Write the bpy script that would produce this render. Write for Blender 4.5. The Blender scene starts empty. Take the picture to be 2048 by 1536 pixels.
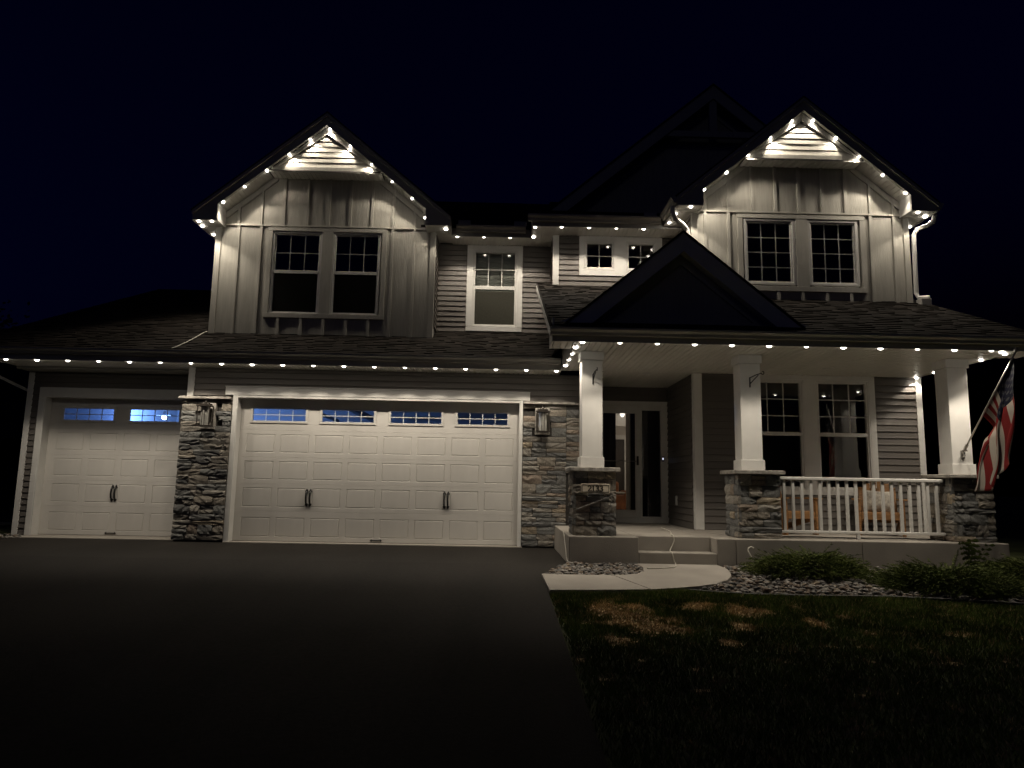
import bpy, bmesh, math, random
from mathutils import Vector, Matrix, noise
RN = random.Random(11)
sc = bpy.context.scene
COL = sc.collection
PI = math.pi

# ------------------------------------------------------------------ camera
cam_d = bpy.data.cameras.new("camera")
cam_d.sensor_width = 36.0
cam_d.lens = 1424.146 / 2048 * 36
cam_d.clip_end = 2000
cam = bpy.data.objects.new("camera", cam_d)
COL.objects.link(cam)
yaw, pitch, roll = 0.0149, 0.1405, 0.0186
fw = Vector((math.sin(yaw) * math.cos(pitch), math.cos(yaw) * math.cos(pitch), math.sin(pitch)))
rt = Vector((math.cos(yaw), -math.sin(yaw), 0))
up = rt.cross(fw)
r2 = rt * math.cos(roll) + up * math.sin(roll)
u2 = -rt * math.sin(roll) + up * math.cos(roll)
M = Matrix((r2, u2, -fw)).transposed().to_4x4()
M.translation = Vector((0, -12.2614, 1.0384))
cam.matrix_world = M
sc.camera = cam

# ------------------------------------------------------------------ sky at the end of dusk
world = bpy.data.worlds.new("World")
sc.world = world
world.use_nodes = True
wn = world.node_tree
bg = wn.nodes["Background"]
sky = wn.nodes.new("ShaderNodeTexSky")
sky.sky_type = 'NISHITA'
sky.sun_disc = False
sky.sun_elevation = math.radians(-3.5)
sky.sun_rotation = math.radians(-118)
sky.air_density = 1.0
sky.dust_density = 0.3
sky.ozone_density = 6.0
tint = wn.nodes.new("ShaderNodeMixRGB")
tint.blend_type = 'MULTIPLY'
tint.inputs[0].default_value = 1.0
tint.inputs[2].default_value = (0.40, 0.62, 1.0, 1)
wn.links.new(sky.outputs[0], tint.inputs[1])
wn.links.new(tint.outputs[0], bg.inputs[0])
SKY_STRENGTH = 0.15
bg.inputs[1].default_value = SKY_STRENGTH

# faint fill light added from the street side to lift the unlit gables
front_fill_d = bpy.data.lights.new("front_fill", 'SUN')
front_fill_d.energy = 0.008
front_fill_d.angle = math.radians(10)
front_fill_d.color = (1.0, 0.96, 0.9)
front_fill = bpy.data.objects.new("front_fill", front_fill_d)
COL.objects.link(front_fill)
front_fill.rotation_euler = (math.radians(58), 0, math.radians(-14))

LAMP_W = 29.0
WARM = (1.0, 0.88, 0.715)
sc.view_settings.view_transform = 'Standard'
sc.view_settings.look = 'None'
sc.view_settings.exposure = 0.0
sc.view_settings.gamma = 1.0
sc.view_settings.use_curve_mapping = False
sc.cycles.max_bounces = 6
sc.cycles.diffuse_bounces = 3
sc.cycles.use_denoising = True
sc.cycles.sample_clamp_indirect = 4.0
sc.cycles.caustics_reflective = False
sc.cycles.caustics_refractive = False


# ------------------------------------------------------------------ materials
def mat(name, col, rough=0.6, var=0.12, scale=6.0, bump=0.0, bscale=40.0, stretch=(1, 1, 1), spec=0.4, metal=0.0,
        per_obj=0.0, dirt=None, speck=0.0):
    m = bpy.data.materials.new(name)
    m.use_nodes = True
    nt = m.node_tree
    N, L = nt.nodes, nt.links
    b = N["Principled BSDF"]
    b.inputs["Roughness"].default_value = rough
    b.inputs["Specular IOR Level"].default_value = spec
    b.inputs["Metallic"].default_value = metal
    tc = N.new("ShaderNodeTexCoord")
    mp = N.new("ShaderNodeMapping")
    mp.inputs["Scale"].default_value = stretch
    L.new(tc.outputs["Object"], mp.inputs[0])
    no = N.new("ShaderNodeTexNoise")
    no.inputs["Scale"].default_value = scale
    no.inputs["Detail"].default_value = 5
    L.new(mp.outputs[0], no.inputs["Vector"])
    rp = N.new("ShaderNodeValToRGB")
    rp.color_ramp.elements[0].position = 0.3
    rp.color_ramp.elements[1].position = 0.7
    lo = [max(0, c * (1 - var)) for c in col]
    hi = [min(1, c * (1 + var)) for c in col]
    if dirt:
        lo = dirt
    rp.color_ramp.elements[0].color = (*lo, 1)
    rp.color_ramp.elements[1].color = (*hi, 1)
    L.new(no.outputs["Fac"], rp.inputs[0])
    out = rp.outputs[0]
    if speck:
        n3 = N.new("ShaderNodeTexNoise")
        n3.inputs["Scale"].default_value = 26
        n3.inputs["Detail"].default_value = 8
        n3.inputs["Roughness"].default_value = 0.75
        L.new(tc.outputs["Object"], n3.inputs["Vector"])
        m3 = N.new("ShaderNodeMapRange")
        m3.inputs[1].default_value = 0.3
        m3.inputs[2].default_value = 0.7
        m3.inputs[3].default_value = 1 - speck
        m3.inputs[4].default_value = 1 + speck
        L.new(n3.outputs["Fac"], m3.inputs[0])
        x3 = N.new("ShaderNodeMixRGB")
        x3.blend_type = 'MULTIPLY'
        x3.inputs[0].default_value = 1
        L.new(out, x3.inputs[1])
        L.new(m3.outputs[0], x3.inputs[2])
        out = x3.outputs[0]
    if per_obj:
        oi = N.new("ShaderNodeObjectInfo")
        mr = N.new("ShaderNodeMapRange")
        mr.inputs[3].default_value = 1 - per_obj
        mr.inputs[4].default_value = 1 + per_obj
        L.new(oi.outputs["Random"], mr.inputs[0])
        mx = N.new("ShaderNodeMixRGB")
        mx.blend_type = 'MULTIPLY'
        mx.inputs[0].default_value = 1
        L.new(out, mx.inputs[1])
        L.new(mr.outputs[0], mx.inputs[2])
        out = mx.outputs[0]
    L.new(out, b.inputs["Base Color"])
    if bump:
        n2 = N.new("ShaderNodeTexNoise")
        n2.inputs["Scale"].default_value = bscale
        n2.inputs["Detail"].default_value = 6
        L.new(mp.outputs[0], n2.inputs["Vector"])
        bp = N.new("ShaderNodeBump")
        bp.inputs["Strength"].default_value = bump
        bp.inputs["Distance"].default_value = 0.01
        L.new(n2.outputs["Fac"], bp.inputs["Height"])
        L.new(bp.outputs[0], b.inputs["Normal"])
    return m


def emit_mat(name, col, s):
    m = bpy.data.materials.new(name)
    m.use_nodes = True
    nt = m.node_tree
    nt.nodes.clear()
    e = nt.nodes.new("ShaderNodeEmission")
    e.inputs[0].default_value = (*col, 1)
    e.inputs[1].default_value = s
    o = nt.nodes.new("ShaderNodeOutputMaterial")
    nt.links.new(e.outputs[0], o.inputs[0])
    return m


def glass_mat(name, tint_c, refl=1.0):
    m = bpy.data.materials.new(name)
    m.use_nodes = True
    nt = m.node_tree
    nt.nodes.clear()
    t = nt.nodes.new("ShaderNodeBsdfTransparent")
    t.inputs[0].default_value = (*tint_c, 1)
    g = nt.nodes.new("ShaderNodeBsdfGlossy")
    g.inputs["Roughness"].default_value = 0.012
    lw = nt.nodes.new("ShaderNodeLayerWeight")
    lw.inputs[0].default_value = 0.3
    mr = nt.nodes.new("ShaderNodeMapRange")
    mr.inputs[3].default_value = 0.09 * refl
    mr.inputs[4].default_value = 0.7
    nt.links.new(lw.outputs["Fresnel"], mr.inputs[0])
    mx = nt.nodes.new("ShaderNodeMixShader")
    nt.links.new(mr.outputs[0], mx.inputs[0])
    nt.links.new(t.outputs[0], mx.inputs[1])
    nt.links.new(g.outputs[0], mx.inputs[2])
    o = nt.nodes.new("ShaderNodeOutputMaterial")
    nt.links.new(mx.outputs[0], o.inputs[0])
    return m


def stone_mat():
    m = mat("ledgestone", (0.262, 0.255, 0.238), 0.85, 0.35, 14, 0.7, 55, spec=0.2)
    nt = m.node_tree
    N, L = nt.nodes, nt.links
    b = N["Principled BSDF"]
    src = b.inputs["Base Color"].links[0].from_socket
    oi = N.new("ShaderNodeObjectInfo")
    rp = N.new("ShaderNodeValToRGB")
    cr = rp.color_ramp
    cr.interpolation = 'CONSTANT'
    tones = [(0.0, (0.85, 0.88, 0.9)), (0.16, (1.1, 1.02, 0.92)), (0.34, (0.72, 0.74, 0.76)), (0.5, (1.3, 1.25, 1.18)),
             (0.62, (0.95, 0.9, 0.84)), (0.78, (1.08, 0.92, 0.8)), (0.85, (0.6, 0.62, 0.65)), (0.95, (1.35, 1.18, 0.95))]
    cr.elements[0].position = 0
    cr.elements[0].color = (*tones[0][1], 1)
    cr.elements[1].position = tones[1][0]
    cr.elements[1].color = (*tones[1][1], 1)
    for p, c in tones[2:]:
        e = cr.elements.new(p)
        e.color = (*c, 1)
    L.new(oi.outputs["Random"], rp.inputs[0])
    mx = N.new("ShaderNodeMixRGB")
    mx.blend_type = 'MULTIPLY'
    mx.inputs[0].default_value = 1
    L.new(src, mx.inputs[1])
    L.new(rp.outputs[0], mx.inputs[2])
    L.new(mx.outputs[0], b.inputs["Base Color"])
    return m


MT = dict(
    white=mat("white_trim", (0.74, 0.73, 0.70), 0.5, 0.05, 5, 0.12, 90),
    vinyl=mat("white_vinyl", (0.72, 0.71, 0.68), 0.4, 0.04, 8),
    soffit=mat("soffit_vinyl", (0.78, 0.755, 0.70), 0.33, 0.05, 8, 0.05, 30, spec=0.5, per_obj=0.04),
    fascia=mat("fascia_metal", (0.50, 0.485, 0.45), 0.4, 0.06, 3, spec=0.5),
    dooram=mat("garage_door_paint", (0.62, 0.60, 0.565), 0.5, 0.06, 2.5, 0.15, 160, (1, 1, 0.25)),
    siding=mat("dark_vinyl_siding", (0.138, 0.125, 0.113), 0.45, 0.1, 3, 0.25, 60, (0.15, 1, 3), spec=0.4, per_obj=0.06),
    board=mat("greige_board", (0.45, 0.435, 0.39), 0.62, 0.09, 7, 0.55, 26, (4, 4, 0.3), spec=0.3),
    boardp=mat("greige_trim", (0.47, 0.455, 0.41), 0.6, 0.07, 7, 0.4, 26, (3, 3, 0.5), spec=0.3, per_obj=0.05),
    shingle=mat("asphalt_shingle", (0.024, 0.0205, 0.0175), 0.95, 0.4, 3.3, 0.6, 120, spec=0.1),
    shingle2=mat("asphalt_shingle_dark", (0.018, 0.0155, 0.0135), 0.95, 0.4, 3.3, 0.6, 120, spec=0.1),
    deck=mat("roof_deck", (0.03, 0.028, 0.026), 0.95, 0.3, 6),
    stone=stone_mat(),
    mortar=mat("mortar", (0.05, 0.046, 0.042), 0.95, 0.3, 20),
    cap=mat("cap_stone", (0.33, 0.31, 0.28), 0.85, 0.3, 12, 0.8, 40, spec=0.2, per_obj=0.12),
    concrete=mat("concrete", (0.33, 0.305, 0.27), 0.85, 0.12, 1.8, 0.3, 90, spec=0.2),
    walk=mat("walk_concrete", (0.38, 0.352, 0.315), 0.85, 0.13, 1.5, 0.3, 120, spec=0.2),
    asphalt=mat("asphalt", (0.0205, 0.0182, 0.0158), 0.9, 0.32, 0.9, 0.5, 160, (1, 0.22, 1), spec=0.12, speck=0.35),
    soil=mat("soil", (0.035, 0.028, 0.02), 0.95, 0.4, 9, 0.5, 40),
    lawn=mat("lawn_soil", (0.048, 0.058, 0.018), 0.95, 0.5, 4, 0.6, 60),
    black=mat("black_iron", (0.012, 0.012, 0.012), 0.45, 0.2, 20),
    bronze=mat("lantern_metal", (0.05, 0.042, 0.036), 0.45, 0.2, 20, metal=0.3),
    lantern_glass=mat("ribbed_lantern_glass", (0.55, 0.54, 0.50), 0.25, 0.08, 30),
    room=mat("room_wall", (0.22, 0.21, 0.195), 0.9, 0.06, 2),
    gwall=mat("garage_drywall", (0.42, 0.42, 0.42), 0.9, 0.06, 2),
    hall=mat("hall_wall", (0.62, 0.58, 0.53), 0.9, 0.04, 2),
    darkdoor=mat("dark_wood_door", (0.035, 0.026, 0.019), 0.5, 0.3, 3, 0.3, 30, (6, 6, 0.4)),
    leather=mat("brown_leather", (0.20, 0.075, 0.03), 0.5, 0.3, 6, 0.3, 40),
    wood=mat("cedar_stain", (0.27, 0.135, 0.05), 0.55, 0.3, 4, 0.3, 30, (1, 8, 8), per_obj=0.12),
    cloth=mat("knit_cushion", (0.42, 0.39, 0.34), 0.95, 0.35, 24, 0.9, 60),
    blind=mat("pale_blind", (0.40, 0.41, 0.37), 0.8, 0.08, 3),
    screen=mat("window_screen", (0.010, 0.010, 0.009), 0.95, 0.1, 30, spec=0.02),
    screen2=mat("lit_window_screen", (0.055, 0.054, 0.044), 0.95, 0.1, 30, spec=0.05),  # paler copy of the screen, light from the blind put into its colour
    plaque=mat("sandstone_plaque", (0.72, 0.64, 0.51), 0.85, 0.12, 25, 0.3, 60),
    ink=mat("engraved_black", (0.02, 0.018, 0.016), 0.8, 0.1, 20),
    steel=mat("brushed_steel", (0.42, 0.40, 0.37), 0.35, 0.1, 20, metal=0.7),
    grey=mat("grey_rod", (0.22, 0.21, 0.2), 0.5, 0.1, 20),
    cord=mat("white_cord", (0.6, 0.57, 0.5), 0.6, 0.05, 20),
    blackcord=mat("black_cord", (0.015, 0.015, 0.015), 0.6, 0.1, 20),
    needle=mat("juniper_green", (0.085, 0.112, 0.026), 0.75, 0.5, 5, spec=0.2),
    needle2=mat("juniper_light", (0.125, 0.145, 0.042), 0.75, 0.4, 5, spec=0.2),
    bark=mat("bark", (0.05, 0.038, 0.028), 0.9, 0.4, 10, 0.6, 30),
    leaf=mat("tree_leaf", (0.03, 0.05, 0.015), 0.8, 0.4, 2),
    grass=mat("grass_green", (0.125, 0.165, 0.042), 0.85, 0.4, 2, spec=0.1),
    straw=mat("dry_grass", (0.45, 0.34, 0.19), 0.95, 0.3, 5, spec=0.1),
    edging=mat("landscape_edging", (0.03, 0.028, 0.026), 0.6, 0.2, 10),
    curbs=mat("pale_edging", (0.30, 0.28, 0.25), 0.9, 0.3, 12, 0.5, 40),
    glass=glass_mat("window_glass", (0.86, 0.88, 0.87)),
    dimglass=glass_mat("dim_glass", (0.26, 0.27, 0.3), 0.8),  # dark tint put in so the light behind the pane shows dimmer
    blackplastic=mat("black_plastic", (0.015, 0.015, 0.016), 0.35, 0.1, 20),
    nwall=mat("far_siding", (0.12, 0.115, 0.11), 0.8, 0.1, 2),
)
MT['rocks'] = [mat("river_rock_%s" % n, c, 0.8, 0.25, 30, 0.3, 60) for n, c in
               [("grey", (0.19, 0.178, 0.162)), ("pale", (0.34, 0.315, 0.28)), ("brown", (0.16, 0.122, 0.092)),
                ("dark", (0.10, 0.095, 0.09)), ("tan", (0.25, 0.205, 0.15))]]
BULB = emit_mat("led_lens", (1.0, 0.92, 0.80), 14.0)


# ------------------------------------------------------------------ mesh helpers
class MB:
    def __init__(s):
        s.v, s.f, s.mi, s.cur = [], [], [], 0

    def face(s, pts):
        n = len(s.v)
        s.v += [tuple(p) for p in pts]
        s.f.append(tuple(range(n, n + len(pts))))
        s.mi.append(s.cur)

    def box(s, x0, x1, y0, y1, z0, z1):
        n = len(s.v)
        s.v += [(x, y, z) for z in (z0, z1) for y in (y0, y1) for x in (x0, x1)]
        for q in ((0, 2, 3, 1), (4, 5, 7, 6), (0, 1, 5, 4), (2, 6, 7, 3), (0, 4, 6, 2), (1, 3, 7, 5)):
            s.f.append(tuple(n + i for i in q))
            s.mi.append(s.cur)
        return s

    def prism(s, poly, ax, a, b):
        """poly: 2D points in the plane across axis ax ('x': (y,z), 'y': (x,z), 'z': (x,y)), swept from a to b."""
        def P(p, t):
            return (t, p[0], p[1]) if ax == 'x' else (p[0], t, p[1]) if ax == 'y' else (p[0], p[1], t)
        n = len(s.v)
        k = len(poly)
        s.v += [P(p, a) for p in poly] + [P(p, b) for p in poly]
        s.f.append(tuple(range(n, n + k)))
        s.f.append(tuple(range(n + 2 * k - 1, n + k - 1, -1)))
        s.mi += [s.cur] * 2
        for i in range(k):
            j = (i + 1) % k
            s.f.append((n + i, n + k + i, n + k + j, n + j))
            s.mi.append(s.cur)
        return s

    def tube(s, path, r, n=6, flat=1.0):
        path = [Vector(p) for p in path]
        rings = []
        side = None
        for i, p in enumerate(path):
            d = (path[min(i + 1, len(path) - 1)] - path[max(i - 1, 0)]).normalized()
            ref = Vector((0, 0, 1)) if abs(d.z) < 0.9 else Vector((0, 1, 0))
            if side is None:
                side = d.cross(ref).normalized()
            else:
                side = (side - d * side.dot(d)).normalized()
            u = d.cross(side)
            rr = r[i] if isinstance(r, (list, tuple)) else r
            base = len(s.v)
            for k in range(n):
                a = 2 * PI * (k + 0.5) / n
                s.v.append(tuple(p + side * (math.cos(a) * rr) + u * (math.sin(a) * rr * flat)))
            rings.append(base)
        for a, b in zip(rings, rings[1:]):
            for k in range(n):
                s.f.append((a + k, a + (k + 1) % n, b + (k + 1) % n, b + k))
                s.mi.append(s.cur)
        s.f.append(tuple(rings[0] + k for k in range(n - 1, -1, -1)))
        s.f.append(tuple(rings[-1] + k for k in range(n)))
        s.mi += [s.cur] * 2
        return s

    def lathe(s, prof, c=(0, 0, 0), n=12):
        rings = []
        for r, z in prof:
            base = len(s.v)
            for k in range(n):
                a = 2 * PI * k / n
                s.v.append((c[0] + r * math.cos(a), c[1] + r * math.sin(a), c[2] + z))
            rings.append(base)
        for a, b in zip(rings, rings[1:]):
            for k in range(n):
                s.f.append((a + k, a + (k + 1) % n, b + (k + 1) % n, b + k))
                s.mi.append(s.cur)
        s.f.append(tuple(rings[0] + k for k in range(n - 1, -1, -1)))
        s.f.append(tuple(rings[-1] + k for k in range(n)))
        s.mi += [s.cur] * 2
        return s

    def mesh(s, name, mats, smooth=False, fix=True):
        me = bpy.data.meshes.new(name)
        me.from_pydata(s.v, [], s.f)
        mats = mats if isinstance(mats, (list, tuple)) else [mats]
        for m in mats:
            me.materials.append(m)
        if len(mats) > 1:
            me.polygons.foreach_set("material_index", s.mi)
        if fix:
            bm = bmesh.new()
            bm.from_mesh(me)
            bmesh.ops.recalc_face_normals(bm, faces=bm.faces)
            bm.to_mesh(me)
            bm.free()
        if smooth:
            me.polygons.foreach_set("use_smooth", [True] * len(me.polygons))
        me.update()
        return me

    def build(s, name, m, parent=None, loc=(0, 0, 0), smooth=False, fix=True, bevel=0.0, seg=1):
        o = put(name, s.mesh(name, m, smooth, fix), parent, loc)
        if bevel:
            b = o.modifiers.new("bevel", 'BEVEL')
            b.width = bevel
            b.segments = seg
            b.limit_method = 'ANGLE'
        return o


def put(name, me, parent=None, loc=(0, 0, 0), rz=0.0, scale=None):
    o = bpy.data.objects.new(name, me)
    COL.objects.link(o)
    o.location = loc
    if rz:
        o.rotation_euler = (0, 0, rz)
    if scale:
        o.scale = scale
    if parent:
        o.parent = parent
    return o


def empty(name, loc, label, cat, group=None, rz=0.0):
    o = bpy.data.objects.new(name, None)
    COL.objects.link(o)
    o.location = loc
    o.rotation_euler = (0, 0, rz)
    o.empty_display_size = 0.2
    return tag(o, label, cat, group)


def tag(o, label, cat, group=None):
    o['label'] = label
    o['category'] = cat
    if group:
        o['group'] = group
    return o


def kind(o, k):
    o['kind'] = k
    return o


def bx(name, m, parent, x0, x1, y0, y1, z0, z1, bevel=0.0):
    return MB().box(x0, x1, y0, y1, z0, z1).build(name, m, parent, bevel=bevel)


def gz(y):
    return 0.0 if y > -2.6 else (-0.05 * (-2.6 - y) if y > -40 else -1.87)


# ------------------------------------------------------------------ ground
m = MB()
ys = [260, 20, -2.6, -12, -24, -40, -260]
for a, b in zip(ys, ys[1:]):
    m.face([(-260, a, gz(a) - 0.03), (-260, b, gz(b) - 0.03), (260, b, gz(b) - 0.03), (260, a, gz(a) - 0.03)])
kind(m.build("lawn", MT['lawn']), 'structure')

m = MB()
xs = [(-8.45, 0.62), (-8.45, 0.945), (-8.45, 0.945), (-8.45, 0.53), (-8.5, 0.55), (-9, 0.55), (-9, 0.6), (-9, 0.6)]
dy = [0.95, 0.0, -2.56, -3.47, -4.4, -8, -16, -40]
for (a, b), (p, q) in zip(zip(dy, dy[1:]), zip(xs, xs[1:])):
    m.face([(p[0], a, gz(a) - 0.004), (q[0], b, gz(b) - 0.004), (q[1], b, gz(b) - 0.004), (p[1], a, gz(a) - 0.004)])
kind(m.build("driveway", MT['asphalt']), 'structure')

WALK = [(0.53, -3.47), (1.0, -3.50), (1.4, -3.485), (1.6, -3.42), (1.75, -3.28), (1.84, -3.08), (1.86, -2.85), (1.86, -2.562),
        (2.92, -2.562), (2.96, -2.85), (2.92, -3.12), (2.84, -3.42), (2.70, -3.70), (2.5, -3.93), (2.25, -4.10), (1.95, -4.23),
        (1.576, -4.34), (1.1, -4.40), (0.56, -4.45)]


def slab_poly(poly, z0, dz):
    mb = MB()
    n = len(poly)
    mb.v += [(x, y, gz(y) + z0) for x, y in poly] + [(x, y, gz(y) + z0 + dz) for x, y in poly]
    mb.f.append(tuple(range(n)))
    mb.f.append(tuple(range(2 * n - 1, n - 1, -1)))
    for i in range(n):
        j = (i + 1) % n
        mb.f.append((i, n + i, n + j, j))
    mb.mi = [0] * len(mb.f)
    return mb


# the walk is poured in two slabs with a slanting joint between them
ia = [0, 1, 2]
left_slab = [WALK[0], WALK[1], (1.38, -3.486), (1.66, -4.325), WALK[17], WALK[18]]
right_slab = [(1.395, -3.486)] + WALK[3:16] + [(1.675, -4.32)]
o = slab_poly(left_slab, -0.02, 0.05).build("walkway", MT['walk'])
kind(o, 'structure')
o = slab_poly(right_slab, -0.02, 0.05).build("walkway", MT['walk'])
kind(o, 'structure')

BED_A = [(0.945, -2.562), (1.86, -2.562), (1.86, -2.85), (1.84, -3.08), (1.75, -3.28), (1.6, -3.42), (1.4, -3.485), (0.56, -3.465)]
BED_B = [(2.96, -2.562), (8.6, -2.562), (8.6, -5.1), (7.0, -4.95), (5.45, -4.66), (4.24, -4.42), (2.72, -4.42), (2.1, -4.25), (2.5, -3.95),
         (2.72, -3.70), (2.86, -3.42), (2.94, -3.12)]
for P in (BED_A, BED_B):
    kind(slab_poly(P, -0.024, 0.012).build("planting_bed", MT['soil']), 'structure')

# concrete porch slab with two steps
SL = 0.372
ps = MB()
ps.box(0.945, 1.88, -2.56, 1.3, -0.05, SL)
ps.box(1.8801, 2.93, -2.27, 1.3, -0.05, SL)
ps.box(1.8802, 2.9298, -2.56, -2.2702, -0.05, 0.176)
ps.box(2.9301, 3.185, -2.56, 1.3, -0.05, SL)
ps.box(3.195, 4.895, -2.558, -0.5, -0.05, SL)
ps.box(4.905, 6.90, -2.56, -0.5, -0.05, SL)
ps.box(3.18, 4.93, -2.54, -0.52, -0.05, SL - 0.01)
kind(ps.build("porch_slab", MT['concrete'], bevel=0.012, seg=2), 'structure')

# ------------------------------------------------------------------ the house
HOUSE = empty("house", (0, 0, 0), "two-storey house with dark siding, twin lit gables, stone piers and white trim", "house")
plank_cache = {}


def plank_mesh(L, h):
    key = (round(L, 3), round(h, 4))
    if key not in plank_cache:
        mb = MB()
        mb.prism([(0.0, 0.0), (-0.026, -0.006), (-0.029, 0.003), (-0.026, 0.012), (-0.008, h), (0.0, h)], 'x', 0, L)
        plank_cache[key] = mb.mesh("plank", MT['siding'])
    return plank_cache[key]


def lap(parent, x0, x1, z0, z1, y, rz=0.0, pitch=0.1025):
    """courses of lap siding; rz=0 faces the street, rz=-90 deg faces left, +90 deg faces right (x0,x1 then run along Y)"""
    z = z0
    while z < z1 - 0.01:
        h = min(pitch, z1 - z)
        if rz == 0:
            put("plank", plank_mesh(x1 - x0, h), parent, (x0, y, z))
        elif rz < 0:
            put("plank", plank_mesh(x1 - x0, h), parent, (y, x1, z), rz)
        else:
            put("plank", plank_mesh(x1 - x0, h), parent, (y, x0, z), rz)
        z += pitch


def wall(name, x0, x1, y0, y1, z0, z1, m='mortar'):
    return bx(name, MT[m], HOUSE, x0, x1, y0, y1, z0, z1)


def stone_unit(seed):
    r = random.Random(seed)
    nx, nz = 5, 4
    mb = MB()
    for k in range(nz):
        for i in range(nx):
            u, w = i / (nx - 1), k / (nz - 1)
            e = (i in (0, nx - 1)) + (k in (0, nz - 1))
            ex = r.uniform(-0.03, 0.03)
            mb.v.append((u - 0.5 + ex * (0.5 if i in (0, nx - 1) else 1.5), -(1 - 0.13 * e - r.uniform(0, 0.30)),
                         w - 0.5 + r.uniform(-0.07, 0.07) * (1 if 0 < k < nz - 1 else 0.3)))
    idx = lambda i, k: k * nx + i
    for k in range(nz - 1):
        for i in range(nx - 1):
            mb.f.append((idx(i, k), idx(i + 1, k), idx(i + 1, k + 1), idx(i, k + 1)))
    ring = [idx(i, 0) for i in range(nx)] + [idx(nx - 1, k) for k in range(1, nz)] + \
           [idx(i, nz - 1) for i in range(nx - 2, -1, -1)] + [idx(0, k) for k in range(nz - 2, 0, -1)]
    base = len(mb.v)
    for j in ring:
        x, y, z = mb.v[j]
        mb.v.append((x * 0.99, 0.0, z * 0.99))
    for a in range(len(ring)):
        b = (a + 1) % len(ring)
        mb.f.append((ring[a], base + a, base + b, ring[b]))
    mb.mi = [0] * len(mb.f)
    return mb.mesh("stone", MT['stone'])


STONES = [stone_unit(s) for s in range(12)]
N_STONE = [0]


def stones(parent, x0, x1, z0, z1, y, seed, rz=0.0, wmin=0.2, wmax=0.46, holes=()):
    """dry-laid ledgestone over a rectangle; rz=-90 deg turns the face to the left (x0,x1 then run along Y at X=y)"""
    r = random.Random(seed)
    z = z0
    while z < z1 - 0.02:
        h = r.choice((0.078, 0.10, 0.10, 0.128, 0.15))
        if z1 - z - h < 0.06:
            h = z1 - z
        x = x0 - r.uniform(0, 0.06)
        while x < x1 - 0.01:
            w = r.uniform(wmin, wmax) * (0.75 if h > 0.13 else 1.0)
            xa = max(x, x0)
            if x1 - (x + w) < 0.10:
                w = x1 - x
            xb = x + w
            split = h > 0.12 and r.random() < 0.35
            for (za, zb) in (((z, z + h * 0.52), (z + h * 0.52, z + h)) if split else ((z, z + h),)):
                cx, cz = (xa + xb) / 2, (za + zb) / 2
                if any(hx0 < cx < hx1 and hz0 < cz < hz1 for hx0, hx1, hz0, hz1 in holes):
                    continue
                d = r.uniform(0.040, 0.066)
                sx = (xb - xa - 0.008) * (1 if r.random() < 0.5 else -1)
                loc = (cx, y, cz) if rz == 0 else (y, cx, cz)
                o = put("stone", r.choice(STONES), parent, loc, rz, (sx, d, zb - za - 0.006))
                N_STONE[0] += 1
            x = xb
        z += h


def ledge(parent, x0, x1, y0, y1, z0, z1, seed, n=3):
    """rough cap stones laid end to end"""
    r = random.Random(seed)
    cuts = [x0 + (x1 - x0) * (i + (r.uniform(-0.15, 0.15) if 0 < i < n else 0)) / n for i in range(n + 1)]
    for a, b in zip(cuts, cuts[1:]):
        mb = MB()
        k = max(3, int((b - a) / 0.06))
        P = []
        for i in range(k + 1):
            P.append((a + 0.002 + (b - a - 0.004) * i / k, y0 + r.uniform(-0.010, 0.008)))
        P += [(b - 0.002, y1), (a + 0.002, y1)]
        mb.prism(P, 'z', z0 + r.uniform(-0.003, 0.003), z1 + r.uniform(-0.004, 0.004))
        mb.build("cap_stone", MT['cap'], parent, bevel=0.008)


def bars(rects, y0, y1):
    mb = MB()
    for x0, x1, z0, z1 in rects:
        mb.box(x0, x1, y0, y1, z0, z1)
    return mb


def ring(x0, x1, z0, z1, X0, X1, Z0, Z1):
    """four bars between an inner and an outer rectangle"""
    return [(X0, X1, Z1 if False else z1, Z1), (X0, X1, Z0, z0), (X0, x0, z0, z1), (x1, X1, z0, z1)]


pane_cache = {}


def panes(parent, x0, x1, z0, z1, nx, nz, y, gap, m):
    w, h = (x1 - x0 - gap * (nx - 1)) / nx, (z1 - z0 - gap * (nz - 1)) / nz
    key = (round(w, 3), round(h, 3), m.name)
    if key not in pane_cache:
        mb = MB()
        mb.face([(0, 0, 0), (w, 0, 0), (w, 0, h), (0, 0, h)])
        pane_cache[key] = mb.mesh("pane", m, fix=False)
    for i in range(nx):
        for k in range(nz):
            put("pane", pane_cache[key], parent, (x0 + i * (w + gap), y, z0 + k * (h + gap)))


def muntins(parent, x0, x1, z0, z1, nx, nz, y, gap, m, d=0.012):
    w, h = (x1 - x0 - gap * (nx - 1)) / nx, (z1 - z0 - gap * (nz - 1)) / nz
    rects = [(x0 + i * (w + gap) - gap, x0 + i * (w + gap), z0, z1) for i in range(1, nx)]
    mb = bars(rects, y - d / 2, y + d / 2)
    for x0_, x1_, z0_, z1_ in [(x0, x1, z0 + k * (h + gap) - gap, z0 + k * (h + gap)) for k in range(1, nz)]:
        mb.box(x0_, x1_, y - d / 2 - 0.002, y + d / 2 + 0.002, z0_, z1_)
    mb.build("muntin", m, parent)


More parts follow.
